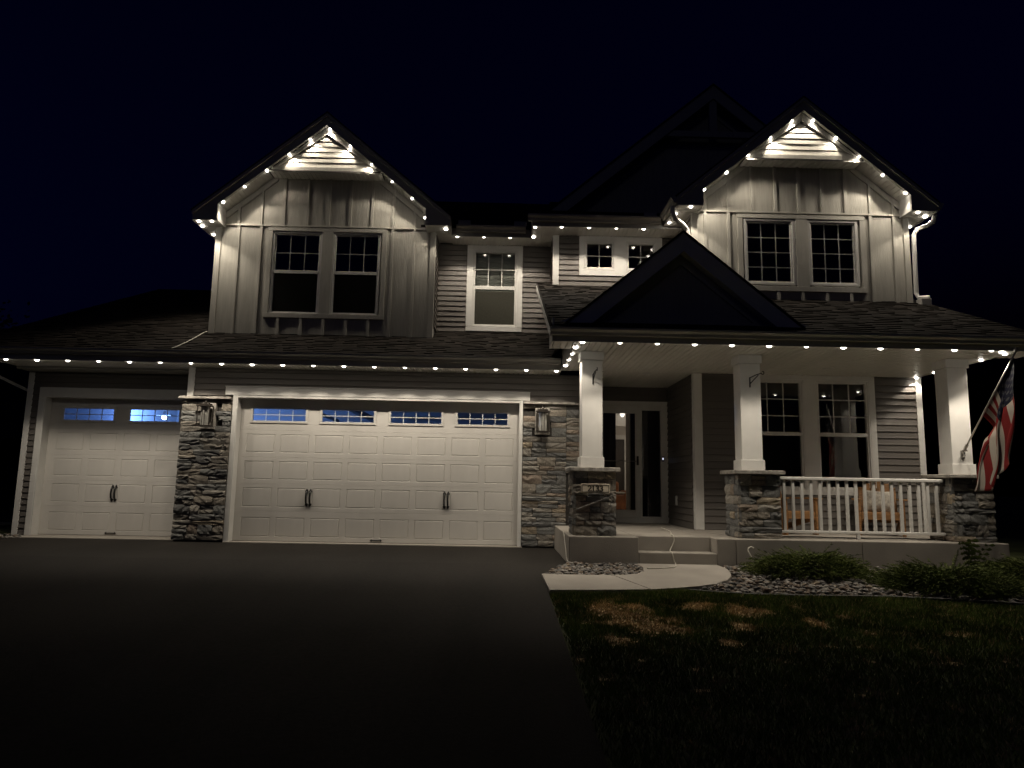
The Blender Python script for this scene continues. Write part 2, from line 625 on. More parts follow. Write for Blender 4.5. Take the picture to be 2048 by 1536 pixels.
def window(frame, lights, y, m='vinyl', glass='glass', gap=0.018, trimname="window", proud=0.03, blind=None):
    """frame: outer rect X0,X1,Z0,Z1; lights: list of (x0,x1,z0,z1,nx,nz) glass rects stacked bottom to top"""
    X0, X1, Z0, Z1 = frame
    gx0, gx1 = lights[0][0], lights[0][1]
    gz0, gz1 = lights[0][2], lights[-1][3]
    fm = bars(ring(gx0 - 0.025, gx1 + 0.025, gz0 - 0.025, gz1 + 0.025, X0, X1, Z0, Z1), y - proud, y + 0.07)
    w = fm.build(trimname, MT[m], HOUSE, bevel=0.004)
    sm = MB()
    for a in ring(gx0, gx1, gz0, gz1, gx0 - 0.025, gx1 + 0.025, gz0 - 0.025, gz1 + 0.025):
        sm.box(a[0], a[1], y - proud + 0.018, y + 0.06, a[2], a[3])
    sm.build("sash", MT[m], w, bevel=0.003)
    for a, b in zip(lights, lights[1:]):
        bx("meeting_rail", MT[m], w, gx0, gx1, y - 0.005, y + 0.05, a[3], b[2], 0.004)
    for x0, x1, z0, z1, nx, nz in lights:
        panes(w, x0, x1, z0, z1, nx, nz, y + 0.025, gap if nx * nz > 1 else 0, MT[glass])
        if nx * nz > 1:
            muntins(w, x0, x1, z0, z1, nx, nz, y + 0.04, gap, MT[m])
    return w


def room(x0, x1, y0, y1, z0, z1, m='room', t=0.04):
    mb = MB()
    mb.box(x0, x1, y1, y1 + t, z0, z1)
    mb.box(x0 - t, x0, y0, y1, z0, z1)
    mb.box(x1, x1 + t, y0, y1, z0, z1)
    mb.box(x0 - t, x1 + t, y0, y1 + t, z1, z1 + t)
    mb.box(x0 - t, x1 + t, y0, y1 + t, z0 - t, z0)
    return mb.build("interior_wall", MT[m], HOUSE)


soff_cache = {}


def soffit_panel_mesh(w, d, ax, m='soffit'):
    """one vinyl panel with grooves every 84 mm, w across the grooves, d along them, underside at z=0"""
    key = (round(w, 3), round(d, 3), ax)
    if key not in soff_cache:
        mb = MB()
        n = max(1, round(w / 0.084))
        p = w / n
        prof = []
        for i in range(n):
            prof += [(i * p + 0.011, 0.014), (i * p + 0.013, 0.0), ((i + 1) * p - 0.001, 0.0), ((i + 1) * p, 0.014)]
        prof[0] = (0.011, 0.014)
        poly = [(0.0, 0.014)] + prof + [(w, 0.018), (0.0, 0.018)]
        # de-duplicate the closing corner
        poly = [q for i, q in enumerate(poly) if i == 0 or q != poly[i - 1]]
        if ax == 'y':      # grooves run along Y: sweep the profile (x,z) along Y
            mb.prism(poly, 'y', 0, d)
        else:              # grooves run along X
            mb.prism(poly, 'x', 0, d)
        soff_cache[key] = mb.mesh("soffit_panel", MT[m])
    return soff_cache[key]


def soffit(name, x0, x1, y0, y1, z, ax='y', pitch=0.252):
    base = bx(name, MT['deck'], HOUSE, x0, x1, y0, y1, z + 0.019, z + 0.035)
    a, b = (x0, x1) if ax == 'y' else (y0, y1)
    while a < b - 0.01:
        w = min(pitch, b - a)
        if ax == 'y':
            put("soffit_panel", soffit_panel_mesh(w, y1 - y0, 'y'), base, (a, y0, z))
        else:
            put("soffit_panel", soffit_panel_mesh(w, x1 - x0, 'x'), base, (x0, a, z))
        a += w
    return base


def gutter(x0, x1, yf, zt, h=0.092, d=0.12, ax='x', sgn=-1):
    """K-style gutter: profile (offset from fascia, z); sgn -1 hangs towards -Y (or -X)"""
    P = [(0, zt - h), (sgn * d * 0.55, zt - h), (sgn * d * 0.62, zt - h * 0.62), (sgn * d * 0.98, zt - h * 0.3), (sgn * d, zt),
         (sgn * d * 0.9, zt), (sgn * d * 0.88, zt - h * 0.25), (sgn * d * 0.5, zt - h * 0.55), (sgn * d * 0.45, zt - h + 0.006), (0, zt - h + 0.006)]
    mb = MB()
    mb.prism([(yf + a, z) for a, z in P], ax if ax == 'x' else 'y', x0, x1)
    for e in (x0, x1):   # end caps
        Q = [(yf, zt - h), (yf + sgn * d * 0.55, zt - h), (yf + sgn * d * 0.62, zt - h * 0.62), (yf + sgn * d * 0.98, zt - h * 0.3), (yf + sgn * d, zt), (yf, zt)]
        mb.prism(Q, ax if ax == 'x' else 'y', e - 0.002 if e == x0 else e, e if e == x0 else e + 0.002)
    return mb.build("gutter", MT['fascia'], HOUSE)


def shingle_field(parent, x0, x1, y0, z0, slope, y1, seed, expo=0.14, right_cut=None, left_cut=None):
    """three-dimensional asphalt tabs on a front-facing slope from (y0,z0) up to y1"""
    r = random.Random(seed)
    mb = MB()
    c = 1 / math.hypot(1, slope)
    s = slope * c
    run = (y1 - y0) / c
    n = int(run / expo)
    for k in range(n + 1):
        t0, t1 = k * expo, min((k + 1) * expo + 0.01, run)
        x = x0 - r.uniform(0, 0.2)
        while x < x1:
            w = r.uniform(0.09, 0.22)
            xa, xb = max(x, x0), min(x + w, x1)
            x += w
            if xb - xa < 0.02:
                continue
            lift = 0.008 + r.choice((0, 0, 0.007, 0.010))
            mb.cur = 0 if r.random() < 0.62 else 1

            def P(xx, t, l):
                return (xx, y0 + t * c - l * s, z0 + t * s + l * c)
            a, b = P(xa, t0, lift), P(xb, t0, lift)
            d, e = P(xa, t1, 0.002), P(xb, t1, 0.002)
            a0, b0 = P(xa, t0, -0.002), P(xb, t0, -0.002)
            i = len(mb.v)
            mb.v += [a, b, e, d, a0, b0]
            mb.f += [(i, i + 1, i + 2, i + 3), (i + 4, i + 5, i + 1, i)]
            mb.f += [(i + 4, i, i + 3), (i + 5, i + 2, i + 1)]
            mb.mi += [mb.cur] * 4
    o = mb.build("shingles", [MT['shingle'], MT['shingle2']], parent, fix=False)
    return kind(o, 'stuff')


def roof_deck(name, pts, t=0.05):
    """a slab under a quadrilateral of 3D points"""
    mb = MB()
    n = len(pts)
    mb.v += [tuple(p) for p in pts] + [(p[0], p[1], p[2] - t) for p in pts]
    mb.f.append(tuple(range(n)))
    mb.f.append(tuple(range(2 * n - 1, n - 1, -1)))
    for i in range(n):
        j = (i + 1) % n
        mb.f.append((i, n + i, n + j, j))
    mb.mi = [0] * len(mb.f)
    return mb.build(name, MT['shingle2'], HOUSE)


# ---- garage storey ------------------------------------------------------------
SZ = 2.945                      # underside of the lower eave and of the porch ceiling
gw = wall("garage_wall", -5.388, -4.53, 0.0, 0.16, 0, SZ)
wall("garage_wall", 0.335, 1.72, 0.0, 0.16, 0, SZ)
wall("garage_wall", -4.53, 0.335, 0.0, 0.135, 2.45, SZ)
wall("garage_wall", -5.39, -5.25, 0.16, 0.63, 0, SZ)
upper = wall("upper_garage_siding", -5.28, 1.70, -0.004, -0.001, 2.47, SZ)
lap(upper, -5.285, 1.72, 2.47, SZ, -0.004)
bx("corner_board", MT['white'], HOUSE, -5.398, -5.288, -0.035, 0.02, 2.435, SZ, 0.004)
bx("header_board", MT['white'], HOUSE, -4.7356, 0.4987, -0.055, -0.004, 2.478, 2.614, 0.004)
bx("header_cap", MT['white'], HOUSE, -4.74, 0.503, -0.067, -0.004, 2.614, 2.63, 0.003)
for x0, x1 in ((-4.598, -4.53), (0.335, 0.38)):
    bx("door_casing", MT['white'], HOUSE, x0, x1, -0.05, 0.0, 0.0, 2.478, 0.004)
jamb = MB().box(-4.53, -4.515, -0.045, 0.2, 0, 2.45).box(0.32, 0.335, -0.045, 0.2, 0, 2.45).box(-4.53, 0.335, -0.045, 0.2, 2.44, 2.455)
jamb.box(-4.53, 0.335, -0.045, -0.004, 2.4551, 2.478)
jamb.build("door_jamb", MT['white'], HOUSE)
bx("door_threshold", MT['concrete'], HOUSE, -4.6, 0.40, -0.06, 0.22, -0.02, 0.012, 0.004)


def door_panel_mesh(w, h, m):
    key = ('pan', round(w, 3), round(h, 3))
    if key not in pane_cache:
        mb = MB()
        g, d = 0.010, 0.009
        R0 = (0, 0, w, h)

        def rect(i, y):
            return [(i, y, i), (w - i, y, i), (w - i, y, h - i), (i, y, h - i)]
        loops = [rect(0, 0), rect(g, d), rect(1.9 * g, 0.0)]
        for a, b in zip(loops, loops[1:]):
            for i in range(4):
                j = (i + 1) % 4
                mb.face([a[i], a[j], b[j], b[i]])
        mb.face(loops[-1])
        me = mb.mesh("panel", m, fix=False)
        pane_cache[key] = me
    return pane_cache[key]


def garage_door(x0, x1, y, cols, pw, wins, ztop, hand, lift, glasses, label):
    d = bpy.data.objects.new("garage_door", None)
    COL.objects.link(d)
    d.parent = HOUSE
    seams = [0.018, 0.514, 0.981, 1.434, 1.899, ztop + 0.1]
    rows = [(0.09, 0.412), (0.587, 0.912), (1.052, 1.366), (1.512, 1.829)]
    for k in range(5):
        za, zb = seams[k] + 0.002, seams[k + 1] - 0.003
        mb = MB()
        holes = [(c, c + pw, *rows[k]) for c in cols] if k < 4 else [(a - 0.03, b + 0.03, 2.035, 2.295) for a, b in wins]
        xs_ = [x0] + [v for hh in holes for v in hh[:2]] + [x1]
        for i in range(0, len(xs_), 2):
            mb.face([(xs_[i], y, za), (xs_[i + 1], y, za), (xs_[i + 1], y, zb), (xs_[i], y, zb)])
        for a, b, c, e in holes:
            mb.face([(a, y, za), (b, y, za), (b, y, c), (a, y, c)])
            mb.face([(a, y, e), (b, y, e), (b, y, zb), (a, y, zb)])
        # tongue-and-groove lip at the top and bottom of each section
        mb.face([(x0, y, zb), (x1, y, zb), (x1, y + 0.008, zb + 0.005), (x0, y + 0.008, zb + 0.005)])
        mb.face([(x0, y + 0.008, za - 0.004), (x1, y + 0.008, za - 0.004), (x1, y, za), (x0, y, za)])
        mb.face([(x0, y, za), (x0, y, zb), (x0, y + 0.04, zb), (x0, y + 0.04, za)])
        mb.face([(x1, y, za), (x1, y + 0.04, za), (x1, y + 0.04, zb), (x1, y, zb)])
        mb.build("section", MT['dooram'], d, fix=False)
        if k < 4:
            me = door_panel_mesh(pw, rows[k][1] - rows[k][0], MT['dooram'])
            for c in cols:
                put("panel", me, d, (c, y, rows[k][0]))
    bk = MB().box(x0, x1, y + 0.041, y + 0.06, 0.02, 2.02)
    bk.build("door_back", MT['dooram'], d)
    for (a, b), gl in zip(wins, glasses):
        bars(ring(a, b, 2.062, 2.268, a - 0.045, b + 0.045, 2.02, 2.31), y - 0.016, y + 0.03).build("window_frame", MT['dooram'], d, bevel=0.004)
        panes(d, a, b, 2.062, 2.268, 4, 2, y + 0.012, 0.012, MT[gl])
        muntins(d, a, b, 2.062, 2.268, 4, 2, y + 0.006, 0.012, MT['vinyl'], 0.01)
    for hx in hand:
        h = MB()
        for dz in (0.645, 0.86):
            sgn = 1 if dz > 0.7 else -1
            h.prism([(hx - 0.024, dz - 0.012 * sgn), (hx + 0.024, dz - 0.012 * sgn), (hx + 0.026, dz + 0.004 * sgn), (hx, dz + 0.05 * sgn), (hx - 0.026, dz + 0.004 * sgn)][::1], 'y', y - 0.012, y - 0.002)
        h.tube([(hx, y - 0.01, 0.64), (hx - 0.004, y - 0.035, 0.68), (hx - 0.006, y - 0.045, 0.752), (hx - 0.004, y - 0.035, 0.83), (hx, y - 0.01, 0.865)], [0.013, 0.016, 0.015, 0.016, 0.013], 6)
        h.build("handle", MT['black'], d)
    lf = MB().box(lift - 0.075, lift + 0.075, y - 0.014, y - 0.002, 0.046, 0.062)
    for s in (-1, 1):
        lf.prism([(lift + s * 0.105, 0.054), (lift + s * 0.07, 0.032), (lift + s * 0.07, 0.076)], 'y', y - 0.012, y - 0.003)
    lf.build("lift_handle", MT['black'], d)
    bx("bottom_seal", MT['blackplastic'], d, x0, x1, y + 0.004, y + 0.03, 0.008, 0.02)
    return d


c8 = [-4.397 + 0.5905 * k for k in range(8)]
garage_door(-4.515, 0.32, 0.15, c8, 0.497, [(-4.306, -3.395), (-3.105, -2.212), (-1.914, -1.038), (-0.752, 0.116)], 2.36,
            (-3.295, -3.232, -0.938, -0.876), -2.083, ['glass'] * 4, None)
c4 = [-8.03 + 0.598 * k for k in range(4)]
# single door, set back in the recessed bay
S1 = 0.636
wall("garage_wall", -8.535, -8.19, S1, S1 + 0.16, 0, SZ)
wall("garage_wall", -8.19, -5.39, S1, S1 + 0.13, 2.47, SZ)
ss = wall("single_bay_siding", -8.43, -5.39, S1 - 0.004, S1 - 0.001, 2.62, SZ)
lap(ss, -8.43, -5.39, 2.62, SZ, S1 - 0.004)
ss2 = wall("single_bay_siding", -8.43, -8.31, S1 - 0.004, S1 - 0.001, 0, SZ)
lap(ss2, -8.435, -8.30, 0.03, 2.62, S1 - 0.004)
bx("corner_board", MT['white'], HOUSE, -8.535, -8.433, S1 - 0.035, S1 + 0.06, 0.0, SZ, 0.004)
bx("door_casing", MT['white'], HOUSE, -8.302, -8.205, S1 - 0.05, S1, 0.0, 2.45, 0.004)
bx("door_casing", MT['white'], HOUSE, -8.302, -5.39, S1 - 0.05, S1, 2.4501, 2.623, 0.004)
MB().box(-8.205, -8.185, S1 - 0.045, 0.83, 0, 2.45).box(-8.205, -5.39, S1 - 0.045, 0.83, 2.452, 2.47).build("door_jamb", MT['white'], HOUSE)
bx("door_threshold", MT['concrete'], HOUSE, -8.3, -5.39, S1 - 0.06, 0.85, -0.02, 0.012, 0.004)
garage_door(-8.185, -5.40, 0.785, c4, 0.49, [(-7.935, -7.045), (-6.752, -5.862)], 2.36, (-6.938, -6.876), -6.907, ['dimglass', 'glass'], None)
# dark half round of the garage inside
room(-8.4, 1.7, 0.9, 6.3, 0.0, 2.9, 'gwall')
bx("interior_wall", MT['room'], HOUSE, -8.5, 1.8, 0.2, 0.9, 2.9, 2.94)
bx("interior_wall", MT['room'], HOUSE, 1.7, 1.74, 0.17, 0.9, 0.0, 2.9)
bx("interior_wall", MT['room'], HOUSE, -8.44, -8.4, 0.8, 0.9, 0.0, 2.9)
bx("garage_floor", MT['concrete'], HOUSE, -8.4, 1.7, 0.2, 6.3, -0.04, 0.006)
# opener rails and a ceiling joist seen through the panes
MB().box(-4.1, -4.02, 0.5, 5.5, 2.5, 2.56).box(-3.0, -2.9, 0.4, 5.0, 2.42, 2.52).box(-1.2, -1.12, 0.5, 5.5, 2.5, 2.56).build("opener_rail", MT['grey'], HOUSE)

shop = empty("shop_light", (-7.6, 3.9, 2.42), "bright bluish lamp glowing behind the right pane of the single garage door", "lamp")
MB().box(-0.16, 0.16, -0.05, 0.05, 0.02, 0.05).build("housing", MT['grey'], shop)
MB().box(-0.02, 0.02, -0.02, 0.02, 0.05, 0.48).build("stem", MT['grey'], shop)
MB().lathe([(0.02, 0.02), (0.05, 0.0), (0.05, -0.05), (0.02, -0.07)], n=10).build("lens", emit_mat("blue_white_lens", (0.55, 0.75, 1.0), 25.0), shop)
ld = bpy.data.lights.new("shop_light_glow", 'POINT')
ld.energy = 300
ld.color = (0.17, 0.36, 1.0)
ld.shadow_soft_size = 0.06
lo = bpy.data.objects.new("shop_light_glow", ld)
COL.objects.link(lo)
lo.parent = shop
lo.location = (0, -0.02, -0.16)

# stone piers on the garage front
sp = wall("stone_pier", -5.41, -4.6, -0.03, -0.005, 0.0, 2.39)
wall_side = MB().box(-5.43, -5.392, -0.03, 0.62, 0, 2.39).build("stone_pier", MT['mortar'], HOUSE)
stones(sp, -5.45, -4.603, 0.03, 2.385, -0.03, 3, holes=[(-5.14, -4.8, 1.9, 2.3)])
ledge(sp, -5.50, -4.603, -0.135, 0.0, 2.388, 2.433, 5, 2)
sw = wall("stone_wall", 0.38, 1.72, -0.03, -0.005, 0.0, 2.41)
stones(sw, 0.385, 1.13, 0.02, 2.41, -0.03, 8, holes=[(0.55, 0.87, 1.9, 2.31)])
stones(sw, 1.13, 1.45, 1.25, 2.41, -0.03, 9)
ledge(sw, 0.385, 1.72, -0.125, 0.0, 2.412, 2.455, 6, 3)

# lower eave of the garage
soffit("garage_soffit", -8.535, 1.0, -0.555, 0.0, SZ)
soffit("garage_soffit", -8.535, -5.39, 0.0, S1, SZ)
soffit("garage_soffit", -9.12, -8.536, -0.555, -0.10, SZ)
bx("fascia", MT['fascia'], HOUSE, -9.14, 0.985, -0.575, -0.556, 2.935, 3.115, 0.003)
gutter(-9.14, 0.975, -0.575, 3.122)
bx("fascia", MT['fascia'], HOUSE, -9.14, -9.121, -0.555, -0.10, 2.935, 3.13)
gr = roof_deck("garage_roof", [(-9.14, -0.60, 3.12), (1.0, -0.60, 3.12), (1.0, 1.5, 3.12 + 2.1 * 0.4167), (-9.14, 1.5, 3.12 + 2.1 * 0.4167)])
shingle_field(gr, -9.14, 0.98, -0.64, 3.122, 0.4167, 1.45, 21)
gr2 = roof_deck("garage_roof", [(-9.14, 1.5, 3.12 + 2.1 * 0.4167), (-5.3, 1.5, 3.12 + 2.1 * 0.4167), (-5.3, 6.3, 3.12 + 6.9 * 0.4167), (-9.14, 6.3, 3.12 + 6.9 * 0.4167)])
roof_deck("garage_roof", [(-9.14, 6.301, 5.995), (-5.3, 6.301, 5.995), (-5.3, 12.5, 3.2), (-9.14, 12.5, 3.2)])
shingle_field(gr2, -9.14, -5.46, 1.45, 3.122 + 2.09 * 0.4167, 0.4167, 6.3, 22, 0.16)
MB().prism([(-0.6, 3.07), (6.3, 5.945), (6.3, 5.80), (-0.6, 2.935)], 'x', -9.15, -9.125).build("rake_board", MT['fascia'], HOUSE)
MB().prism([(-0.1, 2.95), (6.3, 5.72), (6.3, 5.74), (-0.1, 2.97)], 'x', -9.125, -8.535).build("rake_soffit", MT['soffit'], HOUSE)
MB().prism([(S1 + 0.06, 0), (6.3, 0), (6.3, 5.6), (S1 + 0.06, 3.2)], 'x', -8.53, -8.45).build("side_wall", MT['nwall'], HOUSE)
MB().tube([(-9.35, 0.52, 2.93), (-9.2, 0.6, 2.86), (-8.62, 0.83, 2.56), (-8.575, 0.86, 2.45), (-8.575, 0.86, 0.1)], 0.042, 4, 0.8).build("downspout", MT['vinyl'], HOUSE)

# ---- left upper bay with the board-and-batten gable ------------------------------
UL, ULF, XM, K = 0.81, 0.40, -3.387, 0.833


def gable(xm, yw, yf, wx0, wx1, zpo, zpi, zband, zbox, dxi, dxo, wz0, win, holes, zt, ytri, yback, tips):
    """the shared build of both lit gables. win: trim rect; holes: glass openings in the wall"""
    zi = lambda x: zpi - K * abs(x - xm)
    zo = lambda x: zpo - K * abs(x - xm)
    ztop_in = zt
    dxt = (zpi - zt) / K
    # wall panels round the window opening
    H = holes
    parts = [(wx0, H[0]), (H[1], wx1)]
    wmb = MB()
    for a, b in parts:
        wmb.box(a, b, yw, yw + 0.12, wz0, zband)
    wmb.box(H[0], H[1], yw, yw + 0.12, wz0, H[2])
    wmb.box(H[0], H[1], yw, yw + 0.12, H[3], zband)
    wmb.box(H[4], H[5], yw + 0.001, yw + 0.119, H[2], H[3])
    wmb.prism([(wx0, zband), (wx1, zband), (wx1, zi(wx1) + 0.02), (xm + dxt, zt + 0.03), (xm - dxt, zt + 0.03), (wx0, zi(wx0) + 0.02)], 'y', yw, yw + 0.12)
    w = wmb.build("board_wall", MT['board'], HOUSE)
    return w, zi, zo, dxt


# window openings: outer hole x0,x1,z0,z1 then the mullion between the two windows
wl, zi, zo, dxt = gable(XM, UL, ULF, -5.463, -1.3045, 7.915, 7.68, 5.83, 5.77, 1.92, 2.37, 3.55, None,
                        (-4.40, -2.34, 4.12, 5.72, -3.44, -3.26), 6.79, 0.5, 5.5, None)


def gable_trim(w, xm, yw, yf, wx0, wx1, zpo, zpi, zi, zband, zbox, dxi, dxo, wz0, zt, ytri, batt, batl, long_b, trim, mull, laps, yback, corner):
    dxt = (zpi - zt) / K
    MATB = MT['boardp']
    # battens above the band, below the window and full height beside it
    for bxx in batt:
        top = min(zi(bxx - 0.03), zi(bxx + 0.03), zt) - 0.005
        if top - zband > 0.05:
            bx("batten", MATB, w, bxx - 0.025, bxx + 0.025, yw - 0.03, yw, zband + 0.016, top, 0.003)
    for bxx in batl:
        bx("batten", MATB, w, bxx - 0.025, bxx + 0.025, yw - 0.03, yw, wz0, trim[2], 0.003)
    for bxx in long_b:
        bx("batten", MATB, w, bxx - 0.025, bxx + 0.025, yw - 0.03, yw, wz0, zband - 0.018, 0.003)
    bx("band_board", MATB, w, wx0 + 0.1, wx1 - 0.1, yw - 0.034, yw, zband - 0.017, zband + 0.015, 0.003)
    for a, b in corner:
        bx("corner_board", MATB, w, a, b, yw - 0.03, yw + 0.03, wz0, zbox, 0.004)
    # frieze boards that follow the slope
    for s in (-1, 1):
        e = wx0 if s < 0 else wx1
        xa = xm + s * (dxt - 0.1)
        P = [(xa, zi(xa) - 0.002), (e, zi(e) - 0.002), (e, zi(e) - 0.145), (xa, zi(xa) - 0.145)]
        P[0] = (xa, min(P[0][1], zt))
        MB().prism(P, 'y', yw - 0.026, yw - 0.001).build("frieze_board", MATB, w)
    # window trim
    t = trim
    tm = MB()
    tm.box(t[0], t[1], yw - 0.034, yw, t[3] - 0.068, t[3])
    tm.box(t[0], t[1], yw - 0.034, yw, t[2], t[2] + 0.09)
    tm.box(t[0], t[0] + 0.085, yw - 0.03, yw, t[2] + 0.09, t[3] - 0.068)
    tm.box(t[1] - 0.085, t[1], yw - 0.03, yw, t[2] + 0.09, t[3] - 0.068)
    tm.box(mull[0], mull[1], yw - 0.03, yw, t[2] + 0.09, t[3] - 0.068)
    tm.build("window_trim", MATB, w, bevel=0.003)
    # ---- the overhanging peak: lap boards between frieze boards over a flat soffit
    pk = MB()
    pk.prism([(xm - dxt - 0.02, zt + 0.02), (xm + dxt + 0.02, zt + 0.02), (xm, zpi + 0.03)], 'y', ytri + 0.03, ytri + 0.05)
    pk = pk.build("gable_peak", MT['board'], HOUSE)
    z = zt + 0.09
    for i in range(laps):
        h = 0.112
        xa = (zpi - 0.03 - z) / K
        xb = (zpi - 0.03 - (z + h)) / K
        if xb < 0.03:
            xb = 0.03
        mb = MB()
        yb, yt_ = ytri, ytri + 0.012
        mb.v += [(xm - xa, yb, z), (xm + xa, yb, z), (xm + xb, yt_, z + h), (xm - xb, yt_, z + h),
                 (xm - xa, ytri + 0.03, z), (xm + xa, ytri + 0.03, z), (xm + xb, ytri + 0.03, z + h), (xm - xb, ytri + 0.03, z + h)]
        mb.f += [(0, 1, 2, 3), (7, 6, 5, 4), (0, 4, 5, 1), (3, 2, 6, 7), (0, 3, 7, 4), (1, 5, 6, 2)]
        mb.mi = [0] * 6
        mb.build("plank", MATB, pk)
        z += 0.105
    bx("peak_sill", MATB, pk, xm - dxt + 0.06, xm + dxt - 0.06, ytri - 0.016, ytri + 0.03, zt, zt + 0.095, 0.003)
    for s in (-1, 1):
        x_lo = xm + s * (dxt - 0.02)
        P = [(xm, zpi - 0.002), (x_lo, zpi - 0.002 - K * (dxt - 0.02)), (x_lo - s * 0.15, zt + 0.0955), (xm, zpi - 0.145)]
        MB().prism(P, 'y', ytri - 0.022 - 0.001 * s, ytri + 0.028).build("frieze_board", MATB, pk)
    # soffit under the peak: short panels running front to back
    base = bx("peak_soffit", MT['deck'], HOUSE, xm - dxt + 0.01, xm + dxt - 0.01, ytri - 0.03, yw, zt + 0.001, zt + 0.012)
    a = xm - dxt + 0.02
    while a < xm + dxt - 0.03:
        ww = min(0.252, xm + dxt - 0.02 - a)
        put("soffit_panel", soffit_panel_mesh(ww, yw - ytri + 0.028, 'y'), base, (a, ytri - 0.028, zt - 0.018))
        a += ww
    # sloping soffit panels of the rake
    for s in (-1, 1):
        n = 0
        x = dxt + 0.01
        rb = MB().prism([(xm + s * (dxt - 0.03), zpi - K * (dxt - 0.03) + 0.02), (xm + s * dxi, zpi - K * dxi + 0.02), (xm + s * dxi, zpi - K * dxi + 0.035), (xm + s * (dxt - 0.03), zpi - K * (dxt - 0.03) + 0.035)], 'y', yf + 0.02, yw).build("rake_soffit", MT['deck'], HOUSE)
        step = 0.066
        while x < dxi - 0.01:
            xb = min(x + step, dxi - 0.002)
            P = [(xm + s * x, zpi - K * x), (xm + s * (xb - 0.006), zpi - K * (xb - 0.006)), (xm + s * (xb - 0.005), zpi - K * (xb - 0.005) + 0.016), (xm + s * (x + 0.001), zpi - K * (x + 0.001) + 0.016)]
            MB().prism(P, 'y', yf + 0.02, yw - 0.001).build("soffit_panel", MT['soffit'], rb)
            x = xb
    # rake fascia with boxed returns
    for s in (-1, 1):
        P = [(xm, zpo), (xm + s * dxo, zpo - K * dxo), (xm + s * dxo, zbox), (xm + s * dxi, zbox), (xm + s * dxi, zpi - K * dxi), (xm, zpi)]
        fb = MB().prism(P, 'y', yf - 0.001, yf + 0.02).build("rake_fascia", MT['fascia'], HOUSE)
        Q = [(xm, zpo + 0.006), (xm + s * (dxo + 0.012), zpo + 0.006 - K * (dxo + 0.012)), (xm + s * (dxo + 0.012), zpo - 0.062 - K * (dxo + 0.012)), (xm, zpo - 0.062)]
        MB().prism(Q, 'y', yf - 0.028, yf - 0.002).build("drip_edge", MT['fascia'], fb)
        # inner cheek of the box
        xi = xm + s * dxi
        MB().prism([(yf + 0.02, zbox), (yw, zbox), (yw, zpi - K * dxi + 0.02), (yf + 0.02, zpi - K * dxi + 0.02)], 'x', xi - 0.008, xi + 0.008).build("box_cheek", MT['white'], fb)
        # side eave behind the box: fascia and level soffit
        xo = xm + s * dxo
        wallx = wx0 if s < 0 else wx1
        bx("fascia", MT['fascia'], HOUSE, xo - 0.01, xo + 0.01, yf + 0.0205, yback[0 if s < 0 else 1], zbox - 0.008, zpo - K * dxo - 0.01)
        lo_, hi_ = sorted((xo - s * 0.011, wallx))
        soffit("eave_soffit", lo_, hi_, yf + 0.021, yback[0 if s < 0 else 1], zbox, 'x')
        lo_, hi_ = sorted((wallx - s * 0.0, xi))
        if hi_ - lo_ > 0.02:
            soffit("eave_soffit", lo_, hi_, yf + 0.021, yw - 0.002, zbox + 0.0005, 'x')
    # roof slabs
    for s in (-1, 1):
        e = xm + s * (dxo + 0.03)
        ze = zpo + 0.01 - K * (dxo + 0.03)
        pts = [(xm, yf - 0.03, zpo + 0.03), (e, yf - 0.03, ze + 0.03), (e, 6.0, ze + 0.03), (xm, 6.0, zpo + 0.03)]
        roof_deck("gable_roof", pts if s > 0 else pts[::-1], 0.03)
    return pk


gable_trim(wl, XM, UL, ULF, -5.463, -1.3045, 7.915, 7.68, zi, 5.83, 5.77, 1.92, 2.37, 3.55, 6.79, 0.5,
           [-5.05, -4.63, -4.207, -3.77, -3.36, -2.95, -2.535, -2.13, -1.72], [-4.196, -3.77, -3.355, -2.935, -2.52],
           [-5.035, -4.615, -2.13, -1.715], (-4.478, -2.232, 4.045, 5.795), (-3.446, -3.25), 6, (5.0, 1.38),
           [(-5.463, -5.357), (-1.411, -1.3045)])
for a, b, g0, g1 in ((-4.39, -3.446, -4.325, -3.515), (-3.25, -2.352, -3.188, -2.402)):
    window((a, b, 4.135, 5.722), [(g0, g1, 4.172, 4.905, 1, 1), (g0, g1, 4.968, 5.66, 3, 2)], UL, 'vinyl', proud=0.012)
    bx("window_screen", MT['screen'], HOUSE, g0 + 0.006, g1 - 0.006, UL + 0.003, UL + 0.006, 4.176, 4.90)
room(-5.3, -1.45, UL + 0.125, 3.2, 3.7, 5.9)
sw1 = bx("side_wall", MT['mortar'], HOUSE, -1.36, -1.306, UL + 0.031, 1.45, 3.6, 5.745)
lap(sw1, UL + 0.03, 1.38, 3.96, 5.744, -1.306, PI / 2)

# ---- right upper bay -------------------------------------------------------------
UR, URF, XR = -0.42, -0.79, 5.1414
wr, zir, zor, dxr = gable(XR, UR, URF, 3.243, 7.056, 7.785, 7.555, 5.832, 5.785, 1.78, 2.225, 4.1, None,
                          (4.15, 6.165, 4.52, 5.715, 5.07, 5.27), 6.69, -0.69, 5.5, None)
gable_trim(wr, XR, UR, URF, 3.243, 7.056, 7.785, 7.555, zir, 5.832, 5.785, 1.78, 2.225, 4.1, 6.69, -0.69,
           [3.49, 3.905, 4.322, 4.731, 5.141, 5.559, 5.965, 6.396, 6.8], [4.315, 4.734, 5.153, 5.574, 5.993],
           [3.485, 3.895, 6.385, 6.797], (4.05, 6.279, 4.42, 5.79), (5.063, 5.274), 6, (0.72, 5.0),
           [(3.243, 3.352), (6.958, 7.056)])
for a, b, g0, g1 in ((4.16, 5.061, 4.228, 4.978), (5.277, 6.156, 5.348, 6.083)):
    window((a, b, 4.533, 5.71), [(g0, g1, 4.598, 5.648, 3, 4)], UR, 'vinyl', proud=0.02)
